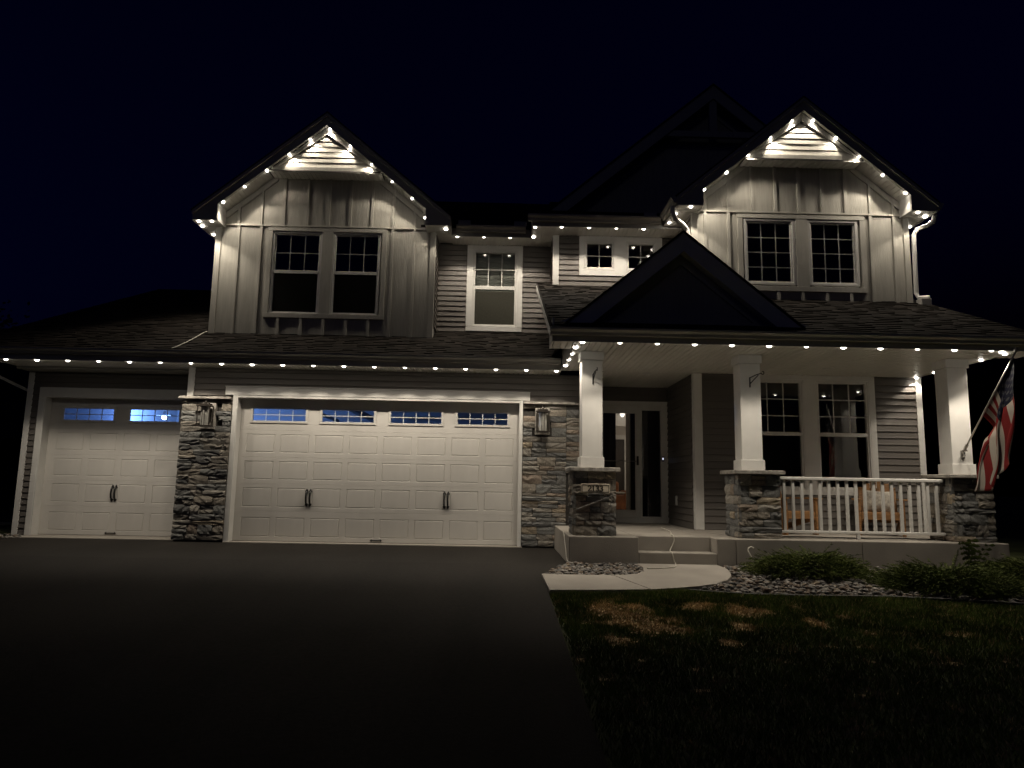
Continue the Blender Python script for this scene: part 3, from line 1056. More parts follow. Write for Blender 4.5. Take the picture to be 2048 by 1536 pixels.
room(3.4, 6.9, UR + 0.125, 2.0, 4.2, 5.9)
sw2 = bx("side_wall", MT['mortar'], HOUSE, 3.245, 3.30, UR + 0.031, 0.80, 4.1, 5.785)
lap(sw2, UR + 0.03, 0.72, 4.76, 5.785, 3.245, -PI / 2)
bx("side_wall", MT['nwall'], HOUSE, 7.0, 7.05, UR + 0.13, 6.0, 3.0, 5.8)
gutter(-0.80, 0.05, 2.905, 5.93, 0.11, 0.10, 'y')
gutter(-0.80, 5.0, 7.378, 5.93, 0.11, 0.10, 'y', 1)
MB().tube([(2.86, -0.68, 5.80), (2.868, -0.68, 5.68), (2.92, -0.64, 5.60), (3.06, -0.56, 5.535), (3.15, -0.50, 5.46), (3.185, -0.475, 5.33), (3.185, -0.472, 4.30)], 0.043, 8, 0.75).build("downspout", MT['vinyl'], HOUSE)
MB().tube([(7.425, -0.62, 5.80), (7.40, -0.61, 5.67), (7.30, -0.58, 5.605), (7.16, -0.52, 5.56), (7.11, -0.49, 5.46), (7.105, -0.47, 4.42), (7.12, -0.50, 4.345), (7.24, -0.62, 4.325)], 0.043, 8, 0.75).build("downspout", MT['vinyl'], HOUSE)
bx("downspout_boot", MT['fascia'], HOUSE, 7.07, 7.25, -0.66, -0.50, 4.17, 4.30, 0.01)

# ---- middle upper walls ------------------------------------------------------------
UM, UN, MZ = 1.40, 0.74, 5.744
w1 = wall("siding_wall", -1.3045, -0.73, UM + 0.001, UM + 0.1, 3.9, MZ)
lap(w1, -1.283, -0.727, 3.985, MZ, UM)
w1b = wall("siding_wall", 0.372, 0.934, UM + 0.001, UM + 0.1, 3.9, MZ)
lap(w1b, 0.371, 0.915, 3.985, MZ, UM)
wall("siding_wall", -0.73, 0.372, UM + 0.002, UM + 0.1, 3.85, 4.05)
MB().box(-1.3, -1.283, UM - 0.03, UM, 3.95, MZ).box(0.915, 0.932, UM - 0.03, UM, 3.95, MZ).build("corner_channel", MT['siding'], HOUSE)
bars(ring(-0.612, 0.273, 4.085, 5.655, -0.728, 0.371, 3.997, MZ - 0.004), UM - 0.032, UM + 0.02).build("window_trim", MT['white'], HOUSE, bevel=0.004)
wm = window((-0.611, 0.272, 4.086, 5.654), [(-0.56, 0.217, 4.138, 4.842, 1, 1), (-0.56, 0.217, 4.916, 5.593, 3, 2)], UM, 'vinyl')
bx("window_screen", MT['screen2'], HOUSE, -0.555, 0.212, UM + 0.004, UM + 0.007, 4.14, 4.805)
bl = MB()
for k in range(30):
    bl.box(-0.60, 0.26, UM + 0.12 + 0.004 * (k % 2), UM + 0.135 + 0.004 * (k % 2), 4.08 + k * 0.052, 4.08 + k * 0.052 + 0.048)
bl.build("blind", MT['blind'], HOUSE)
room(-1.3, 0.9, UM + 0.1, 3.0, 3.9, 5.9)
w2 = wall("siding_wall", 0.94, 1.45, UN + 0.001, UN + 0.1, 4.6, MZ)
lap(w2, 1.033, 1.42, 4.973, MZ, UN)
lap(w2, 1.033, 3.24, 4.77, 4.973, UN)
w2b = wall("siding_wall", 2.97, 3.24, UN + 0.001, UN + 0.1, 4.6, MZ)
lap(w2b, 2.995, 3.22, 4.973, MZ, UN)
wall("siding_wall", 0.95, 3.24, UN + 0.002, UN + 0.1, 4.6, 5.0)
sw3 = bx("side_wall", MT['mortar'], HOUSE, 0.945, 0.99, UN + 0.05, UM + 0.1, 4.4, MZ)
lap(sw3, UN + 0.05, UM, 4.6, MZ, 0.945, -PI / 2)
bx("corner_board", MT['white'], HOUSE, 0.925, 1.034, UN - 0.034, UN + 0.06, 4.775, MZ, 0.004)
tm = bars(ring(1.511, 2.098, 5.077, 5.658, 1.42, 2.2, 4.973, MZ - 0.004), UN - 0.032, UN + 0.02)
for a in ring(2.306, 2.886, 5.077, 5.664, 2.2, 2.995, 4.973, MZ - 0.004):
    tm.box(a[0], a[1], UN - 0.032, UN + 0.02, a[2], a[3])
tm.build("window_trim", MT['white'], HOUSE)
window((1.512, 2.097, 5.078, 5.657), [(1.573, 2.042, 5.138, 5.6, 2, 2)], UN)
window((2.307, 2.885, 5.078, 5.663), [(2.362, 2.833, 5.138, 5.6, 2, 2)], UN)
room(1.1, 3.2, UN + 0.1, 2.0, 4.7, 5.9)
# stepped eave over the middle walls
soffit("eave_soffit", -1.03, 0.52, 0.862, UM, MZ)
soffit("eave_soffit", 0.52, 0.934, 0.222, UM, MZ)
soffit("eave_soffit", 0.934, 3.243, 0.222, UN, MZ)
bx("fascia", MT['fascia'], HOUSE, -1.01, 0.519, 0.843, 0.861, 5.725, 5.91, 0.003)
bx("fascia", MT['fascia'], HOUSE, 0.50, 2.90, 0.203, 0.221, 5.725, 5.91, 0.003)
bx("fascia", MT['fascia'], HOUSE, 0.50, 0.518, 0.2215, 0.90, 5.725, 5.93)
gutter(-0.92, 0.40, 0.842, 5.917, 0.11)
gutter(0.42, 2.84, 0.202, 5.917, 0.11)
roof_deck("main_roof", [(-1.6, 0.80, 5.92), (0.5, 0.80, 5.92), (0.5, 6.5, 8.73), (-1.6, 6.5, 8.73)])
roof_deck("main_roof", [(0.40, 0.16, 5.92), (3.4, 0.16, 5.92), (3.4, 6.5, 8.72), (0.40, 6.5, 8.72)])
roof_deck("main_roof", [(-3.4, 6.501, 8.725), (7.0, 6.501, 8.725), (7.0, 12.0, 6.2), (-3.4, 12.0, 6.2)])
roof_deck("main_roof", [(-3.4, 3.5, 7.22), (-1.601, 3.5, 7.22), (-1.601, 6.5, 8.73), (-3.4, 6.5, 8.73)])
for xb, yb in ((-0.78, 0.95), (0.30, 0.95), (2.70, 0.35)):
    bx("snow_guard", MT['fascia'], HOUSE, xb - 0.12, xb + 0.12, yb, yb + 0.02, 5.98, 6.09)
# tall rear gable with the king-post truss
rg = MB().prism([(1.0, 6.7), (7.8, 6.7), (4.44, 9.55)], 'y', 2.3, 2.4).build("rear_gable", MT['board'], HOUSE)
for s in (-1, 1):
    P = [(4.44, 9.67), (4.44 + s * 3.5, 9.67 - 0.835 * 3.5), (4.44 + s * 3.5 - s * 0.36, 9.67 - 0.835 * 3.5), (4.44, 9.364)]
    MB().prism(P, 'y', 2.0, 2.03).build("rake_fascia", MT['fascia'], rg)
    P = [(4.44, 9.30), (4.44 + s * 3.1, 9.30 - 0.835 * 3.1), (4.44 + s * 2.95, 9.30 - 0.835 * 3.1), (4.44, 9.17)]
    MB().prism(P, 'y', 2.27, 2.299).build("frieze_board", MT['boardp'], rg)
    e = 4.44 + s * 3.55
    pts = [(4.44, 1.97, 9.70), (e, 1.97, 9.70 - 0.835 * 3.55), (e, 8.0, 9.70 - 0.835 * 3.55), (4.44, 8.0, 9.70)]
    roof_deck("rear_roof", pts if s > 0 else pts[::-1], 0.03)
bx("king_post", MT['boardp'], rg, 4.357, 4.519, 2.035, 2.12, 8.628, 9.42)
bx("truss_beam", MT['boardp'], rg, 3.22, 5.66, 2.034, 2.12, 8.497, 8.628)

# ---- porch -------------------------------------------------------------------------
pc = soffit("porch_ceiling", 1.0, 6.93, -3.01, -0.525, SZ)
soffit("porch_ceiling", 1.72, 3.203, -0.525, 1.3, SZ)
soffit("porch_ceiling", 0.70, 0.99, -3.01, -2.48, SZ - 0.004)
soffit("porch_ceiling", 6.94, 7.24, -3.01, -2.48, SZ - 0.004)
MB().prism([(-3.03, 2.93), (-3.012, 2.93), (-3.012, 3.1), (-3.03, 3.1)], 'x', 0.66, 7.26).build("fascia", MT['fascia'], HOUSE)
gutter(0.633, 7.28, -3.03, 3.10)
for xa, xb in ((0.66, 0.685), (7.245, 7.26)):
    bx("fascia", MT['fascia'], HOUSE, xa, xb, -3.011, -2.47, 2.935, 3.25)
for xa, xb in ((0.99, 1.005), (6.925, 6.94)):
    MB().prism([(-3.0, 2.93), (-0.58 if xa < 3 else -0.53, 2.93), (-0.58 if xa < 3 else -0.53, 4.1), (-3.0, 3.06)], 'x', xa, xb).build("fascia", MT['fascia'], HOUSE)
for xa, xb in ((0.686, 0.99), (6.94, 7.244)):
    bx("box_return", MT['soffit'], HOUSE, xa, xb, -2.48, -2.468, 2.938, 3.24)
KP = 0.4345
yr1 = 1.45
prf = roof_deck("porch_roof", [(0.63, -3.10, 3.10), (7.28, -3.10, 3.10), (7.28, 0.95, 3.10 + 4.05 * KP), (0.63, 0.95, 3.10 + 4.05 * KP)])
shingle_field(prf, 0.65, 7.27, -3.13, 3.095, KP, 0.93, 33)
for xa in (0.625, 7.262):
    MB().prism([(-3.05, 3.09), (0.93, 3.09 + 3.98 * KP), (0.93, 2.985 + 3.98 * KP), (-3.05, 2.985)], 'x', xa, xa + 0.022).build("rake_board", MT['white'], HOUSE)
for xa, xb in ((0.647, 0.99), (6.94, 7.26)):
    MB().prism([(-2.46, 3.235), (0.9, 3.235 + 3.36 * KP), (0.9, 3.25 + 3.36 * KP), (-2.46, 3.25)], 'x', xa, xb).build("rake_soffit", MT['soffit'], HOUSE)
MB().prism([(-0.6, 3.1), (1.4, 3.9), (0.9, 4.75), (-0.6, 4.1)], 'x', 1.006, 1.03).build("side_wall", MT['siding'], HOUSE)
# dark front gable over the steps
xg, yg = 2.445, -2.95
zg0 = 4.495
fg = MB().prism([(xg - 1.42, 3.15), (xg + 1.42, 3.15), (xg, 4.36)], 'y', yg + 0.2, yg + 0.26).build("porch_gable", MT['board'], HOUSE)
for s in (-1, 1):
    P = [(xg, zg0), (xg + s * 1.575, zg0 - 0.82 * 1.575), (xg + s * 1.575 - s * 0.33, zg0 - 0.82 * 1.575), (xg, zg0 - 0.26)]
    MB().prism(P, 'y', yg, yg + 0.02).build("rake_fascia", MT['white'], fg)
    P = [(xg, 4.235), (xg + s * 1.25, 4.235 - 0.82 * 1.25), (xg + s * 1.25 - s * 0.16, 4.235 - 0.82 * 1.25), (xg, 4.10)]
    MB().prism(P, 'y', yg + 0.17, yg + 0.199).build("frieze_board", MT['boardp'], fg)
    P0 = [(xg, 4.245), (xg + s * 1.25, 4.245 - 0.82 * 1.25), (xg + s * 1.25, 4.26 - 0.82 * 1.25), (xg, 4.26)]
    MB().prism(P0, 'y', yg + 0.021, yg + 0.2).build("rake_soffit", MT['soffit'], fg)
    e = xg + s * 1.62
    pts = [(xg, yg - 0.025, zg0 + 0.03), (e, yg - 0.025, zg0 + 0.03 - 0.82 * 1.62), (e, 0.3, zg0 + 0.03 - 0.82 * 1.62), (xg, 0.3, zg0 + 0.03)]
    roof_deck("porch_gable_roof", pts if s > 0 else pts[::-1], 0.028)
bx("gable_sill", MT['boardp'], fg, xg - 1.25, xg + 1.25, yg + 0.165, yg + 0.199, 3.2, 3.29)
for s, sx in ((-1, 0.86), (1, 4.03)):   # kick-out flashing
    MB().prism([(sx - 0.10 * (1 if s < 0 else 0.3), 3.215), (sx + 0.10 * (1 if s > 0 else 0.3), 3.215), (sx - s * 0.06, 3.275)], 'y', yg + 0.0, yg + 0.012).build("flashing", MT['white'], HOUSE)

# columns on stone piers
PW = 0.337
for pcx, ccx, seed in ((1.305, 1.290, 41), (3.578, 3.551, 42), (6.547, 6.540, 43)):
    pr = bx("porch_pier", MT['mortar'], HOUSE, pcx - 0.255, pcx + 0.255, -2.37, -1.86, SL, 1.24)
    stones(pr, pcx - 0.30, pcx + 0.30, SL + 0.004, 1.238, -2.37, seed, wmin=0.17, wmax=0.36)
    stones(pr, -2.42, -1.84, SL + 0.004, 1.238, pcx - 0.255, seed + 20, rz=-PI / 2, wmin=0.16, wmax=0.30)
    bx("pier_side", MT['mortar'], pr, pcx + 0.256, pcx + 0.28, -2.36, -1.87, SL, 1.24)
    ledge(pr, pcx - 0.35, pcx + 0.35, -2.475, -1.79, 1.241, 1.297, seed + 7, 1)
    y0 = -2.282
    cl = bx("porch_column", MT['white'], HOUSE, ccx - PW / 2 + 0.022, ccx + PW / 2 - 0.022, y0 + 0.022, y0 + PW - 0.022, 1.445, 2.825, 0.004)
    bx("plinth", MT['white'], cl, ccx - PW / 2, ccx + PW / 2, y0, y0 + PW, 1.298, 1.446, 0.004)
    bx("capital", MT['white'], cl, ccx - PW / 2, ccx + PW / 2, y0, y0 + PW, 2.82, SZ - 0.001, 0.004)

# railing
rl = bx("porch_railing", MT['vinyl'], HOUSE, 3.90, 6.22, -2.285, -2.195, 1.178, 1.222, 0.008)
bx("bottom_rail", MT['vinyl'], rl, 3.90, 6.23, -2.265, -2.215, 0.447, 0.485, 0.006)
bx("support_foot", MT['vinyl'], rl, 4.985, 5.03, -2.262, -2.218, SL, 0.447, 0.004)
bal = MB().box(-0.018, 0.018, -0.018, 0.018, 0.485, 1.178).mesh("baluster", MT['vinyl'])
for k in range(18):
    put("baluster", bal, rl, (3.983 + k * 0.1268, -2.245, 0))

# big front window wall and the entry recess
YB, YD = -0.52, 1.305
fw1 = wall("front_wall", 3.21, 4.05, YB + 0.001, YB + 0.1, SL, SZ)
lap(fw1, 3.343, 4.04, SL + 0.01, SZ, YB, 0, 0.11)
wall("front_wall", 4.05, 6.25, YB + 0.001, YB + 0.1, SL, 0.98)
lap(fw1, 4.04, 6.25, SL + 0.01, 0.964, YB, 0, 0.11)
fw2 = wall("front_wall", 6.24, 7.03, YB + 0.001, YB + 0.1, SL, SZ)
lap(fw2, 6.25, 6.942, SL + 0.01, SZ, YB, 0, 0.11)
bx("corner_board", MT['white'], HOUSE, 3.2, 3.343, YB - 0.034, YB + 0.09, SL, SZ - 0.001, 0.004)
bx("corner_board", MT['white'], HOUSE, 6.942, 7.044, YB - 0.034, YB + 0.12, SL - 0.1, SZ - 0.001, 0.004)
tm = MB()
tm.box(4.04, 6.25, YB - 0.032, YB + 0.02, 2.874, SZ - 0.003)
tm.box(4.04, 6.25, YB - 0.034, YB + 0.02, 0.964, 1.042)
tm.box(4.04, 4.142, YB - 0.03, YB + 0.02, 1.042, 2.874)
tm.box(5.036, 5.264, YB - 0.03, YB + 0.02, 1.042, 2.874)
tm.box(6.148, 6.25, YB - 0.03, YB + 0.02, 1.042, 2.874)
tm.build("window_trim", MT['white'], HOUSE, bevel=0.004)
for a, b, g0, g1 in ((4.143, 5.035, 4.192, 4.988), (5.265, 6.147, 5.308, 6.095)):
    window((a, b, 1.043, 2.873), [(g0, g1, 1.095, 1.93, 1, 1), (g0, g1, 1.99, 2.813, 3, 3)], YB, 'vinyl')
room(3.25, 7.0, YB + 0.1, 2.6, 0.5, 2.9)
rs = bx("recess_wall", MT['mortar'], HOUSE, 3.207, 3.26, YB + 0.09, YD, SL, SZ)
lap(rs, YB + 0.09, YD - 0.02, SL + 0.01, SZ, 3.207, -PI / 2, 0.11)
rs2 = bx("recess_wall", MT['mortar'], HOUSE, 1.70, 1.74, 0.16, YD, 0, SZ)
dw = wall("entry_wall", 1.74, 3.2, YD + 0.02, YD + 0.1, 2.66, SZ)
lap(dw, 1.74, 3.2, 2.67, SZ, YD + 0.02, 0, 0.11)
# entry door
fd = bars([(1.76, 3.195, 2.575, 2.668), (3.055, 3.195, SL, 2.575), (1.76, 1.86, SL, 2.575), (2.665, 2.70, SL, 2.575), (2.70, 3.055, SL, 0.49), (2.70, 3.055, 2.497, 2.575)],
          YD - 0.03, YD + 0.1).build("front_door", MT['white'], HOUSE, bevel=0.004)
st = bars([(1.862, 2.663, 2.435, 2.573), (1.862, 1.962, 0.61, 2.435), (2.572, 2.663, 0.61, 2.435), (1.862, 2.663, 0.47, 0.61)], YD - 0.012, YD + 0.03)
st.build("storm_door", MT['vinyl'], fd, bevel=0.004)
bx("sill", MT['vinyl'], fd, 1.76, 3.2, YD - 0.06, YD + 0.1, SL + 0.001, 0.47)
panes(fd, 1.962, 2.572, 0.61, 2.435, 1, 1, YD + 0.01, 0, MT['glass'])
panes(fd, 2.70, 3.055, 0.49, 2.497, 1, 1, YD + 0.03, 0, MT['dimglass'])
bx("push_bar", MT['grey'], fd, 1.95, 2.59, YD - 0.03, YD - 0.014, 1.515, 1.532)
MB().box(2.596, 2.632, YD - 0.03, YD - 0.012, 1.45, 1.62).tube([(2.614, YD - 0.03, 1.58), (2.614, YD - 0.075, 1.56), (2.614, YD - 0.075, 1.49), (2.614, YD - 0.03, 1.47)], 0.011, 6).build("handle", MT['bronze'], fd)
bx("sidelight_blocker", MT['darkdoor'], fd, 2.69, 3.06, YD + 0.12, YD + 0.14, 0.45, 2.55)  # dark panel added behind the sidelight to block the hall light
# the inner door stands open into the hall
idr = bx("inner_door", MT['darkdoor'], fd, 1.90, 2.225, YD + 0.14, YD + 0.18, 0.40, 2.46, 0.004)
for za, zb in ((0.55, 1.15), (1.3, 2.3)):
    bx("door_panel", MT['darkdoor'], fd, 1.98, 2.12, YD + 0.128, YD + 0.141, za, zb, 0.005)
bx("inner_jamb", MT['darkdoor'], fd, 2.50, 2.64, YD + 0.11, YD + 0.25, 0.40, 2.55)
# hall behind the glass
room(1.75, 4.3, YD + 0.11, 5.2, 0.38, 3.02, 'hall')
bx("hall_beam", MT['white'], HOUSE, 1.75, 4.3, 4.6, 4.7, 2.47, 3.01)
bx("hall_partition", MT['room'], HOUSE, 2.64, 2.68, YD + 0.11, YD + 1.4, 0.4, 2.9)
bars([(2.40, 3.12, 2.19, 2.29), (3.04, 3.12, 0.4, 2.19)], 5.15, 5.198).build("hall_casing", MT['white'], HOUSE)
bx("hall_doorway", MT['darkdoor'], HOUSE, 2.40, 3.035, 5.18, 5.196, 0.4, 2.185)  # flat dark sheet put in for the shade inside the opening
arm = empty("armchair", (2.78, 4.2, 0.38), "brown leather armchair seen through the glass of the front door", "armchair")
MB().box(-0.35, 0.12, -0.3, 0.3, 0.12, 0.50).build("seat", MT['leather'], arm, bevel=0.04, seg=2)
MB().box(-0.35, 0.0, 0.2, 0.36, 0.45, 0.78).build("backrest", MT['leather'], arm, bevel=0.05, seg=2)
MB().box(0.02, 0.14, -0.32, 0.25, 0.12, 0.58).build("armrest", MT['leather'], arm, bevel=0.04, seg=2)
MB().box(-0.36, 0.13, -0.32, -0.05, 0.50, 0.545).build("throw_blanket", MT['cloth'], arm, bevel=0.02, seg=2)
hl = empty("hall_lamp", (2.86, 4.4, 2.72), "small white ceiling lamp lit inside the entry hall", "lamp")
MB().lathe([(0.05, 0.04), (0.06, 0.0), (0.03, -0.05), (0.01, -0.06)], n=10).build("lens", emit_mat("hall_lens", (1, 0.9, 0.78), 2.0), hl)
ld = bpy.data.lights.new("hall_lamp_glow", 'POINT')
ld.energy = 22
ld.color = (1.0, 0.84, 0.68)
ld.shadow_soft_size = 0.08
lo = bpy.data.objects.new("hall_lamp_glow", ld)
COL.objects.link(lo)
lo.parent = hl
lo.location = (0.55, -1.5, -0.6)
bx("roof_vent", MT['shingle2'], HOUSE, 1.0, 1.2, 3.0, 3.2, 7.2, 7.35)
# closing walls so that no sky shows through the shell
bx("side_wall", MT['nwall'], HOUSE, 7.0, 7.04, YB + 0.12, 6.5, 0.0, 3.5)
bx("back_wall", MT['nwall'], HOUSE, -8.5, 7.05, 9.0, 9.1, 0.0, 6.5)
for dx_, dy_ in ((2.45, -0.42), (5.14, -1.27)):
    MB().lathe([(0.085, 0.0), (0.085, -0.008), (0.06, -0.012)], (dx_, dy_, SZ), 16).build("downlight", MT['white'], HOUSE)


# ------------------------------------------------------------------ eave lights
lens = MB()
NL = 10
lens.lathe([(0.030, 0.0), (0.030, -0.006), (0.024, -0.017), (0.012, -0.022)], n=NL)
lens_me = lens.mesh("bulb", BULB, smooth=True)
SPOT = bpy.data.lights.new("eave_spot", 'SPOT')
SPOT.energy = LAMP_W
SPOT.color = WARM
SPOT.spot_size = math.radians(110)
SPOT.spot_blend = 0.32
SPOT.shadow_soft_size = 0.012
SPILL = bpy.data.lights.new("eave_spill", 'SPOT')
SPILL.energy = LAMP_W * 0.065
SPILL.color = WARM
SPILL.spot_size = math.radians(150)
SPILL.spot_blend = 0.6
SPILL.shadow_soft_size = 0.02


def light_run(pts, label, lines, xm=None):
    """xm: centre of a gable whose sloping soffits tilt the lamps inwards"""
    t = empty("eave_light_string", pts[0], label, "string lights", "warm white light runs along the eaves and gables")
    o0 = Vector(pts[0])
    mb = MB()
    for ln in lines:
        mb.tube([Vector(p) - o0 for p in ln], 0.011, 4)
    mb.build("track", MT['fascia'], t)
    for p in pts:
        ty = 0.0 if xm is None or p[2] < 6.0 else math.copysign(math.radians(27) * min(1.0, abs(p[0] - xm) / 0.4), p[0] - xm)
        sc_ = RN.uniform(0.9, 1.2)
        b = put("bulb", lens_me, t, Vector(p) - o0, RN.uniform(0, 6), (sc_, sc_, sc_))
        b.rotation_euler.y = ty
        for dat in (SPOT, SPILL):
            s = bpy.data.objects.new("bulb_light", dat)
            COL.objects.link(s)
            s.parent = t
            s.location = Vector(p) - o0 + Vector((-math.sin(ty) * 0.026, 0, -math.cos(ty) * 0.026))
            s.rotation_euler.y = ty
    return t


g_pts = [(-8.188 + 0.5057 * k, -0.53, SZ - 0.003) for k in range(19)]
light_run(g_pts, "long row of warm white lights under the garage eave", [[(-9.1, -0.54, SZ), (0.97, -0.54, SZ)]])
p_pts = [(1.065 + 0.4993 * k, -2.985, SZ - 0.003) for k in range(12)]
light_run(p_pts, "row of warm white lights along the front edge of the porch ceiling", [[(0.7, -2.998, SZ), (7.2, -2.998, SZ)]])
light_run([(1.015, y, SZ - 0.003) for y in (-2.60, -2.10, -1.60, -1.08)], "short receding row of lights beside the left porch column, above the stone wall",
          [[(1.005, -2.95, SZ - 0.002), (1.005, -0.6, SZ - 0.002)]])
light_run([(6.755, -2.90, SZ - 0.003), (6.90, -2.76, SZ - 0.003), (6.90, -2.27, SZ - 0.003), (6.91, -1.72, SZ - 0.003), (6.915, -1.14, SZ - 0.003), (6.93, -0.62, SZ - 0.003)],
          "receding lights at the right end of the porch ceiling, near the flag", [[(6.92, -2.95, SZ - 0.002), (6.922, -0.55, SZ - 0.002)]])


def rake_pts(xm, zpi, y, xs_):
    return [(x, y, zpi - K * abs(x - xm) - 0.004) for x in xs_]


yl = ULF + 0.045
left_rake = rake_pts(XM, 7.68, yl, [-5.235, -4.86, -4.468, -4.073, -3.70, -3.33, -2.932, -2.52, -2.121, -1.734]) + [(-1.475, yl, 5.93)]
light_run(left_rake, "lights following the slopes of the left gable above the double window",
          [[(XM - 1.88, yl - 0.012, 7.68 - K * 1.88), (XM, yl - 0.012, 7.68), (XM + 1.88, yl - 0.012, 7.68 - K * 1.88)]], XM)
light_run([(-5.66, 0.47, 5.766), (-5.42, 0.46, 5.766), (-5.70, 0.72, 5.766), (-5.68, 1.2, 5.766), (-5.70, 1.7, 5.766)], "cluster of lights under the left corner box of the left gable",
          [[(-5.72, 0.45, 5.768), (-5.72, 4.5, 5.768)]])
yr = URF + 0.045
right_rake = rake_pts(XR, 7.555, yr, [3.39, 3.775, 4.161, 4.556, 4.94, 5.315, 5.70, 6.09, 6.485, 6.86])
light_run(right_rake, "lights following the slopes of the right gable above the grid windows",
          [[(XR - 1.75, yr - 0.012, 7.555 - K * 1.75), (XR, yr - 0.012, 7.555), (XR + 1.75, yr - 0.012, 7.555 - K * 1.75)]], XR)
light_run([(7.06, -0.74, 5.781), (7.29, -0.56, 5.781), (7.31, -0.06, 5.781), (7.31, 0.44, 5.781)], "lights under the right corner box of the right gable, by the curved downspout",
          [[(7.33, -0.74, 5.783), (7.33, 3.5, 5.783)]])
light_run([(3.16, -0.735, 5.781), (2.98, -0.40, 5.781), (2.97, 0.02, 5.781)], "lights under the left corner box of the right gable, behind the curved downspout",
          [[(2.94, -0.74, 5.783), (2.94, 0.2, 5.783)]])
light_run([(-1.10, 0.575, 5.766)], "single light under the right corner box of the left gable", [[(-1.06, 0.45, 5.768), (-1.06, 0.84, 5.768)]])
light_run([(-0.904, 0.88, MZ - 0.003), (-0.396, 0.88, MZ - 0.003), (0.108, 0.88, MZ - 0.003)], "three lights under the set-back eave above the tall white window",
          [[(-0.98, 0.872, MZ), (0.5, 0.872, MZ)]])
light_run([(0.555, 0.82, MZ - 0.003), (0.56, 0.31, MZ - 0.003), (1.043, 0.245, MZ - 0.003), (1.545, 0.245, MZ - 0.003), (2.05, 0.245, MZ - 0.003), (2.554, 0.245, MZ - 0.003)],
          "lights under the forward eave above the two small square windows", [[(0.53, 0.85, MZ), (0.53, 0.235, MZ), (2.85, 0.235, MZ)]])


# ------------------------------------------------------------------ things on and round the house
def lantern(x, z, label):
    t = empty("wall_lantern", (x, -0.085, z), label, "wall lantern", "wall lanterns beside the garage door")
    MB().box(-0.125, 0.125, 0.0, 0.06, -0.22, 0.235).build("mounting_block", MT['cap'], t, bevel=0.006)
    MB().box(-0.055, 0.055, -0.02, -0.0005, -0.10, 0.12).build("backplate", MT['bronze'], t, bevel=0.004)
    f = MB()
    f.prism([(-0.125, -0.215), (0.125, -0.215), (0.095, -0.03), (-0.095, -0.03)], 'z', 0.150, 0.172)
    f.box(-0.08, 0.08, -0.20, -0.045, 0.172, 0.2)
    f.box(-0.115, 0.115, -0.21, -0.03, -0.185, -0.165)
    for sx in (-1, 1):
        for yy in (-0.2, -0.05):
            f.box(sx * 0.1 - 0.008, sx * 0.1 + 0.008, yy - 0.008, yy + 0.008, -0.165, 0.15)
    for sx in (-0.02, 0.02):
        f.box(sx - 0.004, sx + 0.004, -0.205, -0.197, -0.165, 0.15)
    f.build("frame", MT['bronze'], t)
    MB().lathe([(0.07, -0.164), (0.07, 0.149)], (0, -0.122, 0), 16).build("glass_shade", MT['lantern_glass'], t, smooth=False)
    MB().lathe([(0.012, 0.2), (0.02, 0.22), (0.012, 0.24), (0.004, 0.26)], (0, -0.122, 0), 8).build("finial", MT['bronze'], t)
    return t


lantern(-4.985, 2.10, "unlit bronze lantern on the narrow stone pier between the garage doors")
lantern(0.715, 2.115, "unlit bronze lantern on the stone wall right of the double garage door")

# house number plaque
pl = empty("house_number_sign", (1.308, -2.475, 1.01), "tan house number plaque reading 2133 on the left porch pier", "sign")
MB().box(-0.197, 0.197, -0.018, 0.02, -0.062, 0.062).build("plate", MT['plaque'], pl, bevel=0.004)
bars(ring(-0.178, 0.178, -0.046, 0.046, -0.184, 0.184, -0.052, 0.052), -0.0215, -0.0175).build("border", MT['ink'], pl)
GLY = {'2': [[(0.0, .78), (.08, .95), (.3, 1), (.52, .93), (.6, .74), (.52, .55), (.3, .33), (.02, .02)], [(0, .03), (.62, .03)], [(.62, 0), (.62, .16)]],
       '1': [[(.3, 0), (.3, 1)], [(.3, .98), (.1, .86)], [(.1, .02), (.5, .02)]],
       '3': [[(0.03, .84), (.12, .97), (.3, 1), (.5, .92), (.54, .76), (.46, .6), (.24, .53)], [(.24, .53), (.5, .47), (.6, .3), (.54, .1), (.32, 0), (.1, .03), (0, .16)]]}


def glyph(ch, ox, oz, hgt):
    mb = MB()
    for st_ in GLY[ch]:
        pts = [Vector((ox + p[0] * hgt * 0.95, -0.0195, oz + p[1] * hgt)) for p in st_]
        for a, b in zip(pts, pts[1:]):
            d = (b - a).normalized()
            vert = abs(d.z)
            wd = 0.0035 + 0.0045 * vert
            n = Vector((-d.z, 0, d.x)) * wd
            a2, b2 = a - d * 0.002, b + d * 0.002
            q = [a2 + n, b2 + n, b2 - n, a2 - n]
            k = len(mb.v)
            mb.v += [tuple(v) for v in q] + [(v.x, v.y - 0.002, v.z) for v in q]
            mb.f += [(k, k + 1, k + 2, k + 3), (k + 7, k + 6, k + 5, k + 4)] + [(k + i, k + (i + 1) % 4, k + 4 + (i + 1) % 4, k + 4 + i) for i in range(4)]
            mb.mi += [0] * 6
    return mb


for i, ch in enumerate("2133"):
    glyph(ch, -0.101 + i * 0.053, -0.035, 0.07).build("numeral", MT['ink'], pl)

rod = MB()
rod.tube([(1.05, -2.47, 0.722), (1.56, -2.475, 0.925)], 0.007, 6)
rod.tube([(1.56, -2.475, 0.925), (1.585, -2.465, 0.922)], 0.01, 6)
tag(rod.build("metal_rod", MT['grey']), "thin grey rod leaning slantwise across the left porch pier under the house number", "rod")


